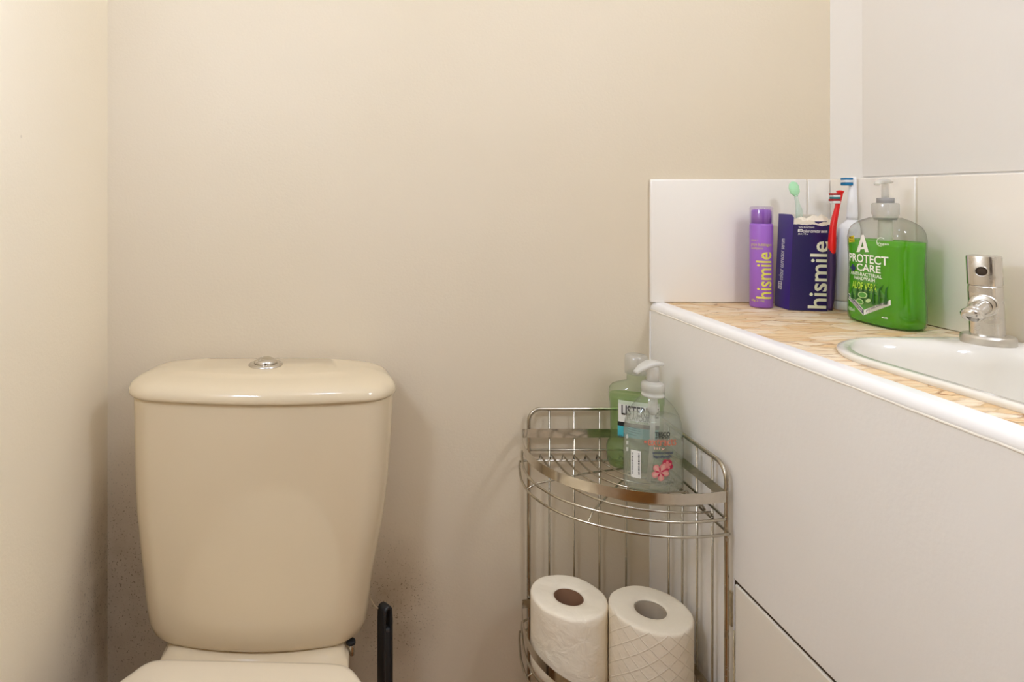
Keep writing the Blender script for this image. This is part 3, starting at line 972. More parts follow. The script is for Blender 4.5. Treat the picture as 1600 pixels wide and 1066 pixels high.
hs = sorted(set([p[0] for p in gprof] + [.02, .04, .06, .08, .098, .110, .12, .128, .134]))
obj('bottle', loft([gring(h) for h in hs], cap1=False), 'clear_thick', gs)
LV = .1120
lh = [h for h in hs if .002 < h < LV - .002] + [LV]
obj('green_soap', loft([gring(.0022, .0016)] + [gring(h, .0012) for h in lh]), 'green_soap', gs)
zcap = ZCT + .1415
cl = []
ncap = 72
rings = []
for (r_, h_) in ((.0128, 0), (.0136, .0006), (.0136, .0036), (.0142, .0042), (.0142, .0052)):
    rings.append([Vector((gx + r_ * math.cos(2 * PI * i / ncap), gy + r_ * math.sin(2 * PI * i / ncap), zcap + h_)) for i in range(ncap)])
for (r_, h_) in ((.0142, .0056), (.0142, .0190), (.0138, .0200), (.0098, .0206)):
    rings.append([Vector((gx + (r_ + (.0004 if i % 2 else 0)) * math.cos(2 * PI * i / ncap), gy + (r_ + (.0004 if i % 2 else 0)) * math.sin(2 * PI * i / ncap), zcap + h_)) for i in range(ncap)])
obj('screw_cap', loft(rings), 'cap_clear', gs)
obj('neck_ring', lathe([(.0124, 0), (.0124, .0025)], (gx, gy, zcap - .002), 32), 'collar_grey', gs)
obj('pump_collar', lathe([(.0092, 0), (.0096, .0006), (.0096, .0060), (.0090, .0067), (.0050, .0068)], (gx, gy, zcap + .0206), 32), 'collar_grey', gs)
pump = obj('pump_stem', lathe([(.0042, 0), (.0040, .018), (.0050, .020), (.0054, .022)], (gx, gy, zcap + .0272), 24), 'frosted', gs)
zp = zcap + .0272 + .021
pd = Vector((-.55, -.30, 0)).normalized()
hdp = [Vector((gx, gy, zp)) - pd * .008, Vector((gx, gy, zp + .001)), Vector((gx, gy, zp + .001)) + pd * .010, Vector((gx, gy, zp)) + pd * .018, Vector((gx, gy, zp - .003)) + pd * .023]
brush_head(catmull(hdp, 5), pd.cross(Vector((0, 0, 1))), interp([(0, .006), (.3, .0060), (.7, .0042), (1, .0035)]), interp([(0, .002), (.3, .0033), (1, .0022)]), 'nozzle', 'frosted', gs)
# dip tube with the ribbed pump body
obj('pump_body', lathe([(.0075, 0), (.0078, -.006)] + [(.0074 + .0007 * (k % 2), -.008 - .003 * k) for k in range(9)] + [(.004, -.036)], (gx, gy, zcap - .001), 20), 'frosted', gs)
obj('dip_tube', tube([(gx, gy, zcap - .036), (gx, gy + .004, ZCT + .05), (gx + .002, gy + .014, ZCT + .006)], .0028, 10), 'frosted', gs)


def gmap(u, v, lift=0):        # u = world y (on the face looking at -x), v = world z
    h = v - ZCT
    a, b = gscale(h)
    d = min(.999, abs(u - gy) / (GB * a))
    x = gx - GA * b * (1 - d ** GN) ** (1 / GN)
    return Vector((x - .0004 - lift, u, v))


def gp_(px, py):               # photo pixel -> (u, v) on the bottle face
    x = gx - GA * .98
    Y = x * F / (px - CX)
    return (Y, zt(py, Y))


def gbox(px0, px1, py0, py1):  # px0 left .. px1 right, py0 top .. py1 bottom; use the middle depth
    u0, _ = gp_(px0, py0); u1, _ = gp_(px1, py0)
    Y = (u0 + u1) / 2
    return (u0, u1, zt(py1, Y), zt(py0, Y))


def gtext(s, px0, px1, py0, py1, mat, bold=0.0, name='printed_lettering', lift=0.0):
    return put_text(s, gs, mat, name, lambda u, v, l=0: gmap(u, v, lift), gbox(px0, px1, py0, py1), bold=bold)


def gpoly(polys, mat, name, lift=0.0):
    return put_poly([[gp_(*p) for p in q] for q in polys], gs, mat, name, lambda u, v, l=0: gmap(u, v, lift))


# brand mark: an open-footed A
gpoly([[(1347, 367), (1350.5, 367), (1358, 394), (1352.5, 394), (1348.5, 378), (1344, 394), (1338.5, 394)], [(1344.5, 387), (1353.5, 384.5), (1354.5, 388), (1343.5, 390.5)]], 'white_ink', 'brand_emblem')
gtext('PROTECT', 1324.5, 1385, 398, 411.5, 'white_ink', .018)
gtext('CARE', 1338.5, 1375, 413.5, 425, 'white_ink', .018)
gpoly([[(1329.5, 413), (1333, 413), (1333, 416.5), (1336, 416.5), (1336, 420), (1333, 420), (1333, 423.5), (1329.5, 423.5), (1329.5, 420), (1326.8, 420), (1326.8, 416.5), (1329.5, 416.5)]], 'ink_navy', 'plus_sign')
gtext('ANTI-BACTERIAL', 1327.5, 1377, 426.5, 432, 'white_ink', .012)
gtext('HANDWASH', 1334, 1367, 433, 438.5, 'white_ink', .012)
gtext('ALOE VERA', 1331, 1370, 441.5, 453, 'lime_ink', .012)
gtext('Vegan', 1371, 1386, 379, 384, 'white_ink')
ring = [(1376 + 6 * math.cos(a), 378 + 7 * math.sin(a)) for a in [2 * PI * k / 24 for k in range(25)]]
rin = [(1376 + 5.2 * math.cos(a), 378 + 6.2 * math.sin(a)) for a in [2 * PI * k / 24 for k in range(25)]]
gpoly([[ring[k], ring[k + 1], rin[k + 1], rin[k]] for k in range(5, 21)], 'white_ink', 'round_badge')
gpoly([[(1324, 370), (1334.5, 367.5), (1335.5, 378), (1325, 379)]], 'label_yellow', 'sticker')
gtext('MEGA', 1325.5, 1333.5, 369.5, 373, 'ink_black', .01, lift=.0002)
gtext('VALUE', 1326, 1334.2, 374, 377.5, 'ink_black', .01, lift=.0002)
# picture of cut aloe leaves inside a V-shaped frame
gpoly([[(1326, 462), (1331, 452), (1338, 450), (1363, 452), (1374, 451), (1386, 470), (1351, 484), (1326, 466)]], 'leaf_mid', 'leaf_picture')
lv = []
for k in range(7):
    x_ = 1329 + k * 8.5
    lv.append([(x_, 466 + min(12, 2.5 * k)), (x_ + 1.5, 452), (x_ + 4 + k * .8, 440 + abs(k - 3) * 2), (x_ + 3.4, 455), (x_ + 4.2, 466 + min(12, 2.5 * k))])
gpoly([[(min(max(x, 1326), 1385), min(y, 476)) for x, y in q] for q in lv], 'leaf_dark', 'leaf_picture', .0002)
def ell(cx, cy, a, b, r=0, n=20):
    return [(cx + a * math.cos(t) * math.cos(r) - b * math.sin(t) * math.sin(r), cy + a * math.cos(t) * math.sin(r) + b * math.sin(t) * math.cos(r)) for t in [2 * PI * k / n for k in range(n)]]
gpoly([ell(1349, 461, 7.5, 5, .2), ell(1345, 471, 6.5, 4, .5), ell(1358, 470, 4, 3, -.3)], 'leaf_pale', 'leaf_picture', .0004)
gpoly([ell(1349, 461, 5.8, 3.6, .2), ell(1345, 471, 4.8, 2.6, .5)], 'leaf_mid', 'leaf_picture', .0006)
gpoly([[(1324.5, 459), (1350, 484.5), (1351, 492), (1324.5, 466)]], 'band_purple', 'claim_banner', .0003)
gpoly([[(1351, 484.5), (1388, 468.5), (1388.3, 477), (1351, 492.5)]], 'label_white', 'claim_banner', .0003)
gpoly([[(1324.5, 457.6), (1350.8, 483.4), (1350.8, 484.8), (1324.5, 459.2)], [(1324.5, 465.8), (1350.8, 491.8), (1350.8, 493.2), (1324.5, 467.2)]], 'label_white', 'claim_banner', .0004)


def gtext_skew(s, p0, p1, h, mat, lift):
    bm = glyph_mesh(s, .012)
    refine(bm)
    xs = [v.co.x for v in bm.verts]; ys = [v.co.y for v in bm.verts]
    a0, a1, b0, b1 = min(xs), max(xs), min(ys), max(ys)
    for v in bm.verts:
        s_ = (v.co.x - a0) / (a1 - a0); w = (v.co.y - b0) / (b1 - b0)
        u, z = gp_(p0[0] + (p1[0] - p0[0]) * s_, p0[1] + (p1[1] - p0[1]) * s_ - h * w)
        v.co = gmap(u, z, lift)
    return obj('printed_lettering', bm, mat, gs, smooth=False, recalc=False)


gtext_skew('pH BALANCED', (1355, 488), (1385, 475.4), 4.2, 'ink_grey', .0006)
gtext_skew('MULTI-CARE EXTRACT', (1326.5, 465.6), (1349, 488), 4.0, 'white_ink', .0006)
gtext('500ml', 1324.5, 1335.5, 480, 485.5, 'white_ink')
gtext('e', 1377, 1385, 495.5, 498, 'white_ink')

# ================================================================== CORNER SHELF
SX, SY = .4655, 1.018          # inner corner of the wire frame
PX, PY = .2760, .8020          # left post x, front post y
ZTOP = .711
sh = thing('corner_shelf', 'tiered chrome wire corner shelf between toilet and basin cupboard', 'shelf', ((SX + PX) / 2, (SY + PY) / 2, 0))


# posts and top rail: one bent rod
rad = .020
pts = [Vector((PX, SY, .004)), Vector((PX, SY, ZTOP - rad))]
for k in range(1, 9):
    a = PI - PI / 2 * k / 8
    pts.append(Vector((PX + rad + rad * math.cos(a), SY, ZTOP - rad + rad * math.sin(a))))
pts.append(Vector((SX - .012, SY, ZTOP)))
for k in range(1, 7):
    a = PI / 2 - PI / 2 * k / 6
    pts.append(Vector((SX - .012 + .012 * math.cos(a), SY - .012 + .012 * math.sin(a), ZTOP)))
pts.append(Vector((SX, PY + rad, ZTOP)))
for k in range(1, 9):
    a = PI / 2 * k / 8
    pts.append(Vector((SX, PY + rad - rad * math.sin(a), ZTOP - rad + rad * math.cos(a))))
pts.append(Vector((SX, PY, .004)))
obj('frame_rod', tube(pts, .0029, 12), 'steel', sh)
for x in (.3085, .3480, .3885, .4310):
    obj('upright_wire', tube([(x, SY, .03), (x, SY, ZTOP)], .0016, 8), 'steel', sh)
for y in (.9500, .9105, .8715, .8340):
    obj('upright_wire', tube([(SX, y, .03), (SX, y, ZTOP)], .0016, 8), 'steel', sh)
for p in ((PX, SY), (SX, PY)):
    obj('rubber_foot', lathe([(.0045, 0), (.005, .002), (.005, .012), (.004, .014)], (p[0], p[1], 0), 14), 'rubber', sh)

# plan of the bulging front edge (left end at the wall, right end at the cupboard)
front = [(.2640, 1.012), (.2570, .985), (.2500, .945), (.2515, .903), (.2655, .866), (.2870, .839), (.3185, .8165), (.3490, .8020), (.3800, .7945), (.4120, .7925), (.4400, .7955), (.4640, .8000)]
front = [Vector((x, y, 0)) for x, y in front]
Fr = catmull(front, 5)


def at_z(P, z): return [Vector((p.x, p.y, z)) for p in P]


for ti, zf in enumerate((.638, .368, .098)):
    # flat guard band: closed loop, standing on edge
    lp = Fr + [Vector((SX - .0035, SY - .012, 0)), Vector((SX - .006, SY - .0045, 0)), Vector((SX - .015, SY - .0040, 0)), Vector((.2760, SY - .0040, 0)), Vector((.268, SY - .0045, 0))]
    bm = bmesh.new()
    zb0, zb1, th = zf + .0290, zf + .0425, .0011
    n = len(lp)
    rings = []
    for i, p in enumerate(lp):
        tg = (lp[(i + 1) % n] - lp[i - 1]).normalized()
        nn = Vector((tg.y, -tg.x, 0)) * (th / 2)
        rings.append([bm.verts.new((p + s * nn + Vector((0, 0, z)))) for s, z in ((1, zb0), (1, zb1), (-1, zb1), (-1, zb0))])
    for i in range(n):
        a, b = rings[i], rings[(i + 1) % n]
        for k in range(4):
            bm.faces.new((a[k], a[(k + 1) % 4], b[(k + 1) % 4], b[k]))
    bo = obj('guard_band', bm, 'band', sh)
    e_ = bo.modifiers.new('edges', 'EDGE_SPLIT'); e_.split_angle = 0.7
    # two round front rails, each joined to a rail along the wall and the cupboard
    for dz, ro in ((.0075, .0), (-.0090, .004)):
        P2 = []
        for p in Fr:
            d = Vector((p.x - .40, p.y - .95, 0)).normalized()
            P2.append(p + d * ro)
        path = at_z(P2, zf + dz) + [Vector((SX, SY - .006, zf + dz)), Vector((SX - .006, SY, zf + dz)), Vector((.272, SY, zf + dz))]
        obj('tier_rail', tube(path, .0018, 8, closed=True), 'steel', sh)
    # floor wires: quarter hoops about the corner
    for k, R_ in enumerate((.172, .154, .136, .118, .100, .082, .064, .046)):
        path = [Vector((SX - R_, SY, zf - .006)), Vector((SX - R_, SY - .004, zf + .0005))]
        for j in range(1, 18):
            a = PI / 2 * j / 18
            sq = 1 + .13 * math.sin(2 * a) ** 2
            path.append(Vector((SX - R_ * sq * math.cos(a), SY - (R_ * 1.08) * sq * math.sin(a), zf)))
        path += [Vector((SX - .004, SY - R_ * 1.08, zf + .0005)), Vector((SX, SY - R_ * 1.08, zf - .006))]
        obj('floor_wire', tube(path, .0015, 7), 'steel', sh)
    # cross wire under the hoops
    obj('cross_wire', tube([(SX - .004, SY - .004, zf - .003), (.400, .945, zf - .003), (.345, .880, zf - .003), (.312, .842, zf - .004), (.3010, .8262, zf - .0088)], .0015, 7), 'steel', sh)
    obj('cross_wire', tube([(SX - .004, SY - .030, zf - .003), (.34, .955, zf - .003), (.262, .925, zf - .004), (.2476, .9190, zf - .0088)], .0015, 7), 'steel', sh)
ZF = .638 + .0016              # top of the wires of the upper tier
ZF2 = .368 + .0016

# ---- mouthwash bottle
mc = Vector((.4240, .9650, ZF))
uw = Vector((.912, -.41, 0)).normalized(); un = Vector((uw.y, -uw.x, 0))       # width direction and outward (camera) normal
mw = thing('mouthwash_bottle', 'pale green mouthwash bottle with black and white label behind the clear hand soap', 'bottle', mc)
mprof = [(0, .036, .016), (.002, .0395, .019), (.008, .0425, .0215), (.020, .0438, .0225), (.030, .0435, .0222), (.036, .0415, .0205), (.040, .0385, .0185), (.044, .0378, .0180),
         (.092, .0385, .0185), (.097, .0388, .0190), (.103, .0402, .0200), (.112, .0402, .0202), (.118, .0395, .0200), (.124, .0350, .0190), (.1275, .0260, .0170), (.1300, .0160, .0150), (.132, .0140, .0140), (.145, .0136, .0136)]


def mring(a, b, h, shrink=0, n=44):
    p = 2.7 if h < .124 else 2.0
    a *= .97
    out = []
    for i in range(n):
        t = 2 * PI * i / n
        ct, s_ = math.cos(t), math.sin(t)
        out.append(mc + uw * (a - shrink) * math.copysign(abs(ct) ** (2 / p), ct) + un * (b - shrink) * math.copysign(abs(s_) ** (2 / p), s_) + Vector((0, 0, h)))
    return out


obj('bottle', loft([mring(a, b, h) for h, a, b in mprof], cap1=False), 'clear_green', mw)
ml = [(h, a, b) for h, a, b in mprof if .001 < h < .109] + [(.1095, .0402, .0202)]
obj('mouthwash', loft([mring(a, b, h, .0012) for h, a, b in ml]), 'mint_liquid', mw)
rings = []
for r_, h_ in ((.0152, .1425), (.0160, .1432), (.0164, .163), (.0158, .1685), (.0138, .1702)):
    rings.append([mc + Vector((r_ * (1 + (.012 if i % 2 else 0)) * math.cos(2 * PI * i / 64), r_ * (1 + (.012 if i % 2 else 0)) * math.sin(2 * PI * i / 64), h_)) for i in range(64)])
obj('screw_cap', loft(rings), 'cap_clear', mw)
MY = .0188
MD = (mc + un * MY)


def mhit(px, py):
    """photo pixel -> (u, v) on the label plane of the mouthwash bottle"""
    d = Vector(((px - CX) / F, 1, -(py - CY) / F))
    t = (MD - cam.location).dot(un) / d.dot(un)
    p = cam.location + d * t
    return ((p - mc).dot(uw), p.z)


def mmap(u, v, lift=0):
    d = min(.98, abs(u) / .0385)
    return mc + uw * u + un * ((.0188) * (1 - d ** 2.7) ** (1 / 2.7) + .0005 + lift) + Vector((0, 0, v - mc.z))


def mbox(px0, px1, py0, py1):
    u0, v1 = mhit(px0, (py0)); u1, _ = mhit(px1, py0)
    um = (px0 + px1) / 2
    return (u0, u1, mhit(um, py1)[1], mhit(um, py0)[1])


def mrect(px0, px1, py0, py1, mat, name, lift=0.0, n=6):
    b = mbox(px0, px1, py0, py1)
    return put_poly(strips(b[0], b[1], b[2], b[3], n), mw, mat, name, lambda u, v, l=0: mmap(u, v, lift))


mrect(966, 1031, 629, 663, 'label_white', 'front_label', .0, 10)
mrect(965, 1030, 663, 669.5, 'ink_black', 'front_label', .0, 10)
mrect(965, 1029, 669.5, 686, 'label_aqua', 'front_label', .0, 10)
put_text('LISTERINE', mw, 'ink_black', 'brand_lettering', lambda u, v, l=0: mmap(u, v, .0005), mbox(971, 1029.5, 636, 652), bold=.022)
put_text('FLAVOURS', mw, 'ink_black', 'printed_lettering', lambda u, v, l=0: mmap(u, v, .0005), mbox(980, 1019, 650.5, 658.5), bold=.008)
put_text('SPEARMINT', mw, 'leaf_mid', 'printed_lettering', lambda u, v, l=0: mmap(u, v, .0005), mbox(985, 1013, 659.2, 662.3))
put_text('250ml', mw, 'ink_navy', 'printed_lettering', lambda u, v, l=0: mmap(u, v, .0005), mbox(966.5, 976, 680, 684.5))

# ---- clear hand soap
sc_ = Vector((.4195, .9020, ZF))
ss = thing('soap_bottle', 'clear pump bottle of hand soap with pink flower print on the wire shelf', 'soap bottle', sc_)
SA, SB = .0400, .0245
sprof = [(0, .88, .80), (.0015, .94, .90), (.005, .985, .97), (.012, 1, 1), (.072, 1, 1), (.083, .985, .985), (.094, .935, .95), (.104, .85, .89), (.112, .745, .81), (.119, .61, .73), (.124, .475, .67), (.1275, .385, .625), (.131, .37, .60)]


def sring(h, a, b, shrink=0, n=48):
    p = 2.3 if h < .11 else 2.0
    out = []
    for i in range(n):
        t = 2 * PI * i / n
        ct, s_ = math.cos(t), math.sin(t)
        out.append(sc_ + Vector(((SA * a - shrink) * math.copysign(abs(ct) ** (2 / p), ct), (SB * b - shrink) * math.copysign(abs(s_) ** (2 / p), s_), h)))
    return out


obj('bottle', loft([sring(*p) for p in sprof], cap1=False), 'clear', ss)
obj('clear_soap', loft([sring(.002, .93, .88, .001)] + [sring(h, a, b, .001) for h, a, b in sprof if .003 < h < .100] + [sring(.1005, .89, .915, .001)]), 'clear_soap', ss)
zc_ = sc_.z + .1285
rings = []
for r_, h_ in ((.0146, 0), (.0152, .0005), (.0152, .0030), (.0145, .0035), (.0145, .0075), (.0150, .0080), (.0150, .0165), (.0138, .0190), (.0085, .0200), (.0078, .0215)):
    k_ = .0003 if .008 <= h_ <= .0165 else 0
    rings.append([Vector((sc_.x + (r_ + (k_ if i % 2 else 0)) * math.cos(2 * PI * i / 64), sc_.y + (r_ + (k_ if i % 2 else 0)) * math.sin(2 * PI * i / 64), zc_ + h_)) for i in range(64)])
obj('screw_cap', loft(rings), 'frosted', ss)
obj('pump_stem', lathe([(.0082, 0), (.0084, .016), (.0082, .022)], Vector((sc_.x, sc_.y, zc_ + .0205)), 24), 'frosted', ss)
zp = zc_ + .0435
nd = Vector((-.95, -.30, 0)).normalized()
q = Vector((sc_.x, sc_.y, zp))
hp = [q - nd * .0135, q - nd * .010 + Vector((0, 0, .0015)), q + Vector((0, 0, .0025)), q + nd * .010 + Vector((0, 0, .001)), q + nd * .021 + Vector((0, 0, -.003)), q + nd * .0305 + Vector((0, 0, -.0085))]
brush_head(catmull(hp, 5), nd.cross(Vector((0, 0, 1))), interp([(0, .0035), (.12, .0095), (.4, .0110), (.7, .0080), (1, .0042)]), interp([(0, .0012), (.15, .0030), (.5, .0042), (1, .0024)]), 'nozzle', 'frosted', ss)
obj('pump_body', lathe([(.0062, 0), (.0064, -.020), (.0045, -.026)], (sc_.x, sc_.y, zc_), 18), 'frosted', ss)
obj('dip_tube', tube([(sc_.x, sc_.y, zc_ - .026), (sc_.x - .001, sc_.y, sc_.z + .06), (sc_.x - .004, sc_.y + .004, sc_.z + .006)], .0034, 10), 'frosted', ss)


def smap(u, v, lift=0):            # u = x offset from the axis, v = world z, on the camera side
    h = v - sc_.z
    for (h0, a0, b0), (h1, a1, b1) in zip(sprof, sprof[1:]):
        if h <= h1: break
    s = max(0, min(1, (h - h0) / (h1 - h0)))
    a = SA * (a0 + (a1 - a0) * s); b = SB * (b0 + (b1 - b0) * s)
    d = min(.985, abs(u) / a)
    return Vector((sc_.x + u, sc_.y - b * (1 - d ** 2.3) ** (1 / 2.3) - .0005 - lift, v))


def shit(px, py):
    Y = sc_.y - SB * .9
    for _ in range(6):
        p = at(px, py, Y)
        Y = smap(p.x - sc_.x, max(sc_.z + .001, p.z)).y
    p = at(px, py, Y)
    return (p.x - sc_.x, p.z)


def sbox(px0, px1, py0, py1):
    m_ = (px0 + px1) / 2
    return (shit(px0, py0)[0], shit(px1, py0)[0], shit(m_, py1)[1], shit(m_, py0)[1])


def stext(s, px0, px1, py0, py1, mat, bold=0.0, lift=.0):
    return put_text(s, ss, mat, 'printed_lettering', lambda u, v, l=0: smap(u, v, lift), sbox(px0, px1, py0, py1), bold=bold)


def spoly(polys, mat, name, lift=0.0):
    return put_poly([[shit(*p) for p in q_] for q_ in polys], ss, mat, name, lambda u, v, l=0: smap(u, v, lift))


stext('TESCO', 1023.5, 1047, 675.5, 682.5, 'ink_black', .028)
spoly([[(x_, 683.6), (x_ + 3.6, 683.6), (x_ + 2.6, 685), (x_ - .4, 685)] for x_ in (1024.4, 1029.2, 1034, 1038.8, 1043)], 'ink_black', 'underline_dashes')
stext('extracts', 1012, 1056.5, 686.5, 697, 'ink_orange', .0)
spoly([[(1006.5, 689), (1010, 689), (1010, 692.5), (1006.5, 692.5)]], 'ink_orange', 'small_mark')
stext('lily', 1022, 1040, 699, 704, 'pink_pale')
stext('antibacterial', 1019.5, 1051.5, 705.5, 709.8, 'ink_navy', .006)
stext('handwash', 1021, 1049, 711, 716.5, 'ink_navy', .006)
stext('99% kills of bacteria', 1017.5, 1052.5, 752.5, 756, 'ink_grey')


def petals(cx, cy, n, r, w, a0):
    out = []
    for k in range(n):
        a = a0 + 2 * PI * k / n
        d = (math.cos(a), math.sin(a)); e_ = (-d[1], d[0])
        out.append([(cx, cy)] + [(cx + d[0] * r * s + e_[0] * w * y_, cy + d[1] * r * s + e_[1] * w * y_) for s, y_ in ((.4, -.8), (.75, -1), (.95, -.5), (1.0, 0), (.95, .5), (.75, 1), (.4, .8))])
    return out


spoly(petals(1042.5, 727, 5, 9.5, 4.2, .4), 'pink_deep', 'flower_print')
spoly(petals(1042.5, 727, 5, 6.5, 2.2, 1.0), 'pink', 'flower_print', .0002)
spoly(petals(1031.5, 738, 5, 14, 5.2, .2), 'pink', 'flower_print', .0003)
spoly(petals(1031.5, 738, 5, 13, 2.8, .2), 'pink_pale', 'flower_print', .0005)
spoly(petals(1031.5, 738, 5, 8, 1.4, .2 + .6), 'pink_deep', 'flower_print', .0007)
# barcode panel and small print at the left edge
spoly([[(986, 703), (989, 703), (989, 746), (986, 745)], [(989, 703), (992, 703.7), (992, 746.5), (989, 746)], [(992, 703.7), (996, 704.6), (996, 747.3), (992, 746.5)], [(996, 704.6), (1001.5, 705.8), (1001.5, 748.2), (996, 747.3)]], 'label_white', 'barcode_panel')
bars = []
y_ = 708.0
rnd = random.Random(4)
while y_ < 741:
    h_ = rnd.choice((.7, 1.1, 1.6, 2.3))
    bars.append([(987.6, y_ - .6), (999.4, y_ + .9), (999.4, y_ + h_ + .9), (987.6, y_ + h_ - .6)])
    y_ += h_ + rnd.choice((.8, 1.1, 1.5))
spoly(bars, 'ink_black', 'barcode', .0003)
for k, (y0_, w_) in enumerate(((668, 21), (671.4, 22), (674.8, 20), (678.2, 14))):
    stext('fresh & gentle care for hands'[: 18 + 3 * (k % 3)], 979.5, 979.5 + w_, y0_, y0_ + 2.4, 'ink_grey')
for k in range(3):
    spoly([[(978.5, 679 + k * 10), (983, 680 + k * 10), (983, 686 + k * 10), (978.5, 685 + k * 10)]], 'label_grey', 'small_panel')

# ---- toilet rolls on the lower tier
RR, RH = .0532, .1160


def toilet_roll(c, mat, core, label, seed, th, RH):
    t = thing('toilet_roll', label, 'toilet roll', c, 'toilet rolls on the wire shelf')
    n = 96
    rc = .0205
    def rg(r, h, k):
        out = []
        for i in range(n):
            a = 2 * PI * i / n + th
            w = 1 + (.006 * noise.noise((math.cos(a) * 2 + seed, math.sin(a) * 2, h * 20)) + .004 * noise.noise((math.cos(a) * 6 + seed, math.sin(a) * 6, h * 45))) * k
            z = h + (.0012 * noise.noise((math.cos(a) * 1.5, math.sin(a) * 1.5 + seed, 3)) * k if h > RH * .9 else 0)
            out.append(c + Vector((r * w * math.cos(a), r * w * math.sin(a), z)))
        return out
    rings = [rg(rc, .0005, 0), rg(RR - .003, 0, .5), rg(RR - .001, .001, 1), rg(RR, .004, 1)]
    rings += [rg(RR, RH * h, 1) for h in (.16, .3, .45, .6, .75, .88)]
    rings += [rg(RR, RH - .004, 1), rg(RR - .0008, RH - .0012, 1), rg(RR - .003, RH, 1), rg(.045, RH + .0002, .8), rg(.035, RH, .6), rg(.028, RH - .0002, .4), rg(rc + .001, RH - .001, 0), rg(rc, RH - .002, 0)]
    obj('tissue', loft(rings, False, False), mat, t)
    cr = [(rc + .0002, .0005), (rc + .0002, RH - .003), (rc - .0003, RH - .0022), (rc - .0012, RH - .003), (rc - .0012, .0008)]
    obj('card_core', lathe(cr, c, 40, cap0=False, cap1=False), core, t)
    # loose end of the sheet: a thin strip lying on the roll
    return t


toilet_roll(Vector((.3075, .922, ZF2)), 'tissue', 'core_brown', 'left of two toilet rolls, plain crumpled paper with brown core', 1.0, 0, .1040)
toilet_roll(Vector((.4045, .8775, ZF2)), 'tissue_quilt', 'core_grey', 'right of two toilet rolls, diamond quilted paper with grey core', 5.0, 1, .1145)

# ================================================================== TOILET
TCX = -.1350
to = thing('toilet', 'cream ceramic close coupled toilet with closed lid and cistern', 'toilet', (TCX, .85, 0))


def plan(hwb, hwf, yb, yf, bow, rf, rb, z, n=10, m=16, cx=TCX):
    """D-shaped plan: straight back, rounded corners, bowed front"""
    hw = max(hwb, hwf)
    pts = rrect(-hw, hw, yf, yb, (rb, rb, rf, rf), n, m)
    out = []
    for x, y in pts:
        t = (yb - y) / (yb - yf)
        w = hwb + (hwf - hwb) * min(1, t * 1.6)
        xx = x * w / hw
        yy = y - bow * max(0, 1 - (x / hw) ** 2) * max(0, t) ** 2
        out.append(Vector((cx + xx, yy, z)))
    return out


YBK = 1.024
# cistern: tapers towards the bottom
rings = []
for (z, hw, yf, rf, dx) in ((.4195, .129, .928, .036, -.0085), (.4200, .1415, .908, .038, -.0085), (.4225, .1500, .9035, .038, -.0085), (.428, .1555, .9012, .038, -.0085), (.440, .1598, .9005, .038, -.0085), (.461, .1625, .9000, .038, -.0085), (.5065, .1675, .9000, .037, -.008), (.55, .1738, .8995, .036, -.006), (.60, .1808, .899, .036, -.004), (.66, .1848, .8985, .036, -.002), (.71, .1868, .898, .036, -.0007), (.75, .1880, .8978, .036, 0), (.7630, .1884, .8978, .036, 0), (.7640, .1882, .8980, .036, 0), (.7645, .1860, .8998, .036, 0)):
    rings.append(plan(hw * .95, hw, YBK, yf, .024, rf, .02, z, cx=TCX + dx))
obj('cistern', loft(rings), 'ceramic', to)
# cistern lid
rings = []
for (z, ins) in ((.7655, .006), (.7655, .0015), (.7670, .0003), (.7700, 0), (.7745, .0008), (.7790, .0032), (.7830, .0075), (.7862, .0135), (.7885, .021), (.7905, .032), (.7920, .048), (.7930, .068), (.7935, .085)):
    iy = min(ins, .045)
    rings.append(plan(.1825 - ins * .95, .1945 - ins, YBK + .001 - iy * .35, .8935 + iy, .026 * (1 - ins * 3), max(.012, .042 - ins * .35), max(.014, .034 - ins * .25), z, cx=TCX - .0015))
obj('cistern_lid', loft(rings), 'ceramic', to)
# dual flush button
bx, by = -.1375, .971
obj('button_ring', lathe([(.0255, 0), (.0258, .0012), (.0245, .0028), (.0195, .0042), (.0178, .0040), (.0175, .002)], (bx, by, .7930), 40), 'chrome', to)
fb = obj('flush_button', lathe([(.0170, 0), (.0170, .0045), (.0160, .0062), (.0125, .0085), (.007, .0100), (.002, .0104)], (bx, by, .7945), 36), 'chrome', to)
obj('button_insert', lathe([(.0085, 0), (.0088, .0012), (.0070, .0020), (.003, .0024)], (bx + .003, by - .003, .8028), 24, Vector((.1, -.15, 1))), 'band', fb)
# pan
def egg(ctrl, z, cx=TCX, n=6):
    """outline from (y, half width) control points going from the back to the front"""
    L_ = [Vector((w, y, 0)) for y, w in ctrl]
    full = L_ + [Vector((-v.x, v.y, 0)) for v in reversed(L_) if v.x > 1e-6]
    return [Vector((cx + p.x, p.y, z)) for p in catmull(full, n, closed=True)]


rings = []
for z, s, yf, yb, wb in ((0, .60, .62, .90, .088), (.012, .62, .615, .905, .097), (.03, .58, .62, .90, .092), (.15, .58, .60, .90, .092), (.24, .70, .55, .905, .090), (.32, .90, .47, .91, .096), (.37, .98, .435, .915, .100), (.395, 1.0, .425, .92, .100), (.402, .985, .43, .92, .098)):
    L_ = [(yb, wb), (yb - .03, wb * 1.01), (.80 - .04 * (1 - s), .128 * s), (.70, .176 * s), (.60, .180 * s), (.60 - (.60 - yf) * .6, .145 * s), (.60 - (.60 - yf) * .93, .065 * s), (yf, 0)]
    rings.append(egg(L_, z))
obj('pan', loft(rings), 'ceramic', to)
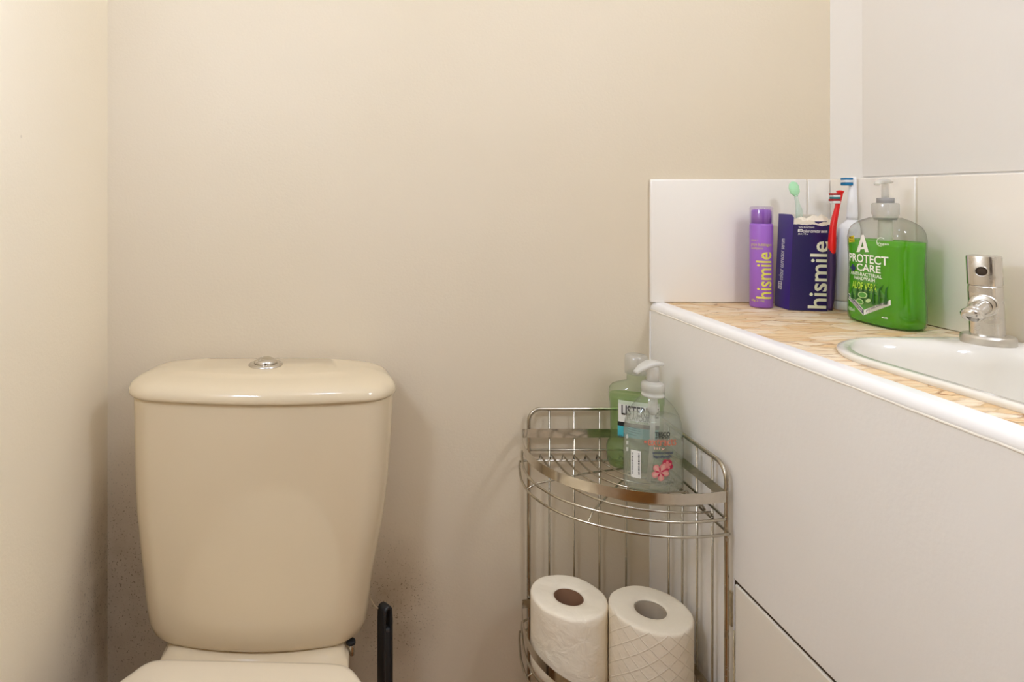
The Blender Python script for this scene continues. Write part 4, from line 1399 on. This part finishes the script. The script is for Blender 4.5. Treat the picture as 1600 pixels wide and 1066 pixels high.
# ledge under the cistern with a hollow along its front
rings = []
for z, gy_, hw in ((.300, .858, .110), (.380, .852, .120), (.398, .849, .1265), (.4055, .8505, .1270), (.4085, .854, .1262), (.4095, .859, .1250), (.4105, .866, .1238), (.4130, .874, .1215), (.4170, .882, .1195), (.4205, .893, .1175)):
    rings.append(plan(hw + .004, hw + .004, 1.0, gy_, .004, .022, .02, z, cx=TCX - .005))
obj('cistern_ledge', loft(rings), 'ceramic', to)
# seat and lid
ctrl = [(.848, 0), (.848, .070), (.847, .118), (.840, .136), (.822, .149), (.795, .164), (.74, .179), (.66, .187), (.58, .180), (.50, .152), (.45, .106), (.427, .05), (.421, 0)]


def seat_ring(z, ins, sx=0.0):
    out = []
    cy = .63
    for p in egg(ctrl, z, 0.0):
        k = 1 - ins / .185; ky = 1 - ins / .21
        out.append(Vector((p.x * k, cy + (p.y - cy) * ky, z)))
    a = math.radians(-1.0)
    return [Vector((TCX - .0065 + p.x * math.cos(a) - (p.y - .84) * math.sin(a), .842 + p.x * math.sin(a) + (p.y - .84) * math.cos(a), p.z + .003)) for p in out]


obj('seat', loft([seat_ring(.4055, .006), seat_ring(.408, .002), seat_ring(.415, .002), seat_ring(.4172, .005)]), 'seat', to)
obj('seat_lid', loft([seat_ring(.4180, .004), seat_ring(.4195, .0008), seat_ring(.4240, 0), seat_ring(.4280, .001), seat_ring(.4312, .004), seat_ring(.4328, .009), seat_ring(.4340, .02), seat_ring(.4350, .05), seat_ring(.4355, .10)]), 'seat', to)
# black fixing bolt and washer showing under the right end of the cistern
b0 = at(545, 1008, .905)
obj('fixing_washer', lathe([(.0060, 0), (.0070, .001), (.0070, .0045), (.0062, .0052)], (-.0072, .906, .4172), 18), 'rubber', to, smooth=False)
obj('fixing_bolt', lathe([(.0035, 0), (.0035, .016), (.0028, .017)], (-.0055, .903, .404), 12), 'chrome', to)
to.rotation_euler = (0, 0, math.radians(-0.8))

# ---- toilet brush
hb0 = Vector((.0445, .955, 0))
br = thing('toilet_brush', 'black toilet brush handle standing against the wall right of the toilet', 'toilet brush', hb0)
zt0, zt1 = .14, zt(945, .955)


du = Vector((.78, .62, 0)).normalized(); dv = Vector((-.62, .78, 0)).normalized()


# two legs of the loop, the arched top and the solid lower part, in one mesh
bm = bmesh.new()
top = zt1
loopw = .0068
path = [hb0 + Vector((0, 0, top - .190)) - du * loopw]
path += [hb0 + Vector((0, 0, top - .06)) - du * loopw, hb0 + Vector((0, 0, top - .02)) - du * loopw, hb0 + Vector((0, 0, top - .0085)) - du * loopw * .9]
for k in range(1, 8):
    a = PI - PI * k / 8
    path.append(hb0 + Vector((0, 0, top - .0072 + .0055 * math.sin(a))) + du * loopw * .9 * math.cos(a))
path += [hb0 + Vector((0, 0, top - .0085)) + du * loopw * .9, hb0 + Vector((0, 0, top - .02)) + du * loopw, hb0 + Vector((0, 0, top - .06)) + du * loopw, hb0 + Vector((0, 0, top - .190)) + du * loopw]
rings = []
for i, p in enumerate(path):
    tg = (path[min(i + 1, len(path) - 1)] - path[max(i - 1, 0)]).normalized()
    w = dv; h = tg.cross(w)
    rings.append([p + w * .0085 * math.copysign(abs(math.cos(a)) ** .5, math.cos(a)) + h * .0027 * math.copysign(abs(math.sin(a)) ** .6, math.sin(a)) for a in [2 * PI * k / 16 for k in range(16)]])
loft(rings, bm=bm)
rings = []
for z, s in ((zt0, .6), (zt0 + .07, .85), (zt1 - .19, .92), (zt1 - .07, .92), (zt1 - .040, .92), (zt1 - .034, .88), (zt1 - .0325, .6)):
    rings.append([hb0 + Vector((0, 0, z)) + du * .0093 * s * math.copysign(abs(math.cos(a)) ** .6, math.cos(a)) + dv * .0078 * s * math.copysign(abs(math.sin(a)) ** .6, math.sin(a)) for a in [2 * PI * k / 20 for k in range(20)]])
loft(rings, bm=bm)
obj('handle', bm, 'black', br)
obj('brush_head', lathe([(.012, 0), (.026, .006), (.032, .03), (.032, .09), (.024, .13), (.008, .142)], hb0, 28), 'dark_bristle', br)
obj('hanging_thread', tube(catmull([at(590.5, 950.5, .953), at(586, 947, .965), at(581, 939, .99), at(577.5, 933, 1.028)], 6), .0008, 6), 'thread', br)

# ================================================================== LIGHT
LP1, LP2, LP3 = 4.3, 5.6, 7.2
def area(name, loc, target, size, power, col, shape='DISK'):
    d = bpy.data.lights.new(name, 'AREA')
    d.shape = shape; d.size = size; d.energy = power; d.color = col
    o = bpy.data.objects.new(name, d)
    COL.objects.link(o)
    o.location = loc
    v = Vector(target) - Vector(loc)
    o.rotation_euler = v.to_track_quat('-Z', 'Y').to_euler()
    return o


# pendant lamp over the middle of the room
def bulb(name, loc, power, col, r):
    d = bpy.data.lights.new(name, 'POINT')
    d.energy = power; d.color = col; d.shadow_soft_size = r
    o = bpy.data.objects.new(name, d)
    COL.objects.link(o); o.location = loc
    return o


cl_c = Vector((.12, .32, ZT))
cl = thing('ceiling_lamp', 'pendant lamp hanging from the ceiling in the middle of the room', 'lamp', cl_c)
obj('ceiling_rose', lathe([(.045, -.001), (.045, -.015), (.01, -.03)], cl_c, 32), 'white_plastic', cl)
obj('flex', tube([cl_c + Vector((0, 0, -.02)), cl_c + Vector((0, 0, -.20))], .004, 8), 'white_plastic', cl)
obj('lamp_holder', lathe([(.012, 0), (.02, -.02), (.02, -.05)], cl_c + Vector((0, 0, -.20)), 20), 'white_plastic', cl)
bulb('ceiling_light', cl_c + Vector((0, 0, -.36)), LP1, (.86, 1.0, 1.33), .10)
# wall lamp on the left wall, nearer than the picture starts
wl_c = Vector((XL, .34, 1.34))
wl = thing('wall_lamp', 'round white lamp on the left wall in front of the toilet', 'lamp', wl_c)
obj('lamp_plate', lathe([(.07, 0), (.07, .012), (.06, .018), (.02, .02)], wl_c + Vector((.0005, 0, 0)), 32, Vector((1, 0, 0))), 'white_plastic', wl)
bulb('wall_light', wl_c + Vector((.085, 0, 0)), LP2, (.86, 1.0, 1.30), .06)
# added fill lamp on the right wall, unseen, to brighten the left wall
ml_c = Vector((XR, .20, 1.55))
ml = thing('added_fill_lamp', 'added unseen fill lamp on the right wall above the basin', 'lamp', ml_c)
obj('lamp_plate', lathe([(.07, 0), (.07, .012), (.06, .018), (.02, .02)], ml_c + Vector((-.0045, 0, 0)), 32, Vector((-1, 0, 0))), 'white_plastic', ml)
bulb('added_fill_light', ml_c + Vector((-.085, 0, 0)), LP3, (.92, .98, 1.12), .06)

w = bpy.data.worlds.new('world'); SC.world = w; w.use_nodes = True
w.node_tree.nodes['Background'].inputs[0].default_value = (1, .97, .93, 1)
w.node_tree.nodes['Background'].inputs[1].default_value = .3

SC.cycles.transparent_max_bounces = 40
SC.cycles.max_bounces = 14
SC.cycles.diffuse_bounces = 8

vs = SC.view_settings
vs.view_transform = 'Standard'; vs.look = 'None'; vs.gamma = 1.0; vs.exposure = 0.0
vs.use_curve_mapping = False
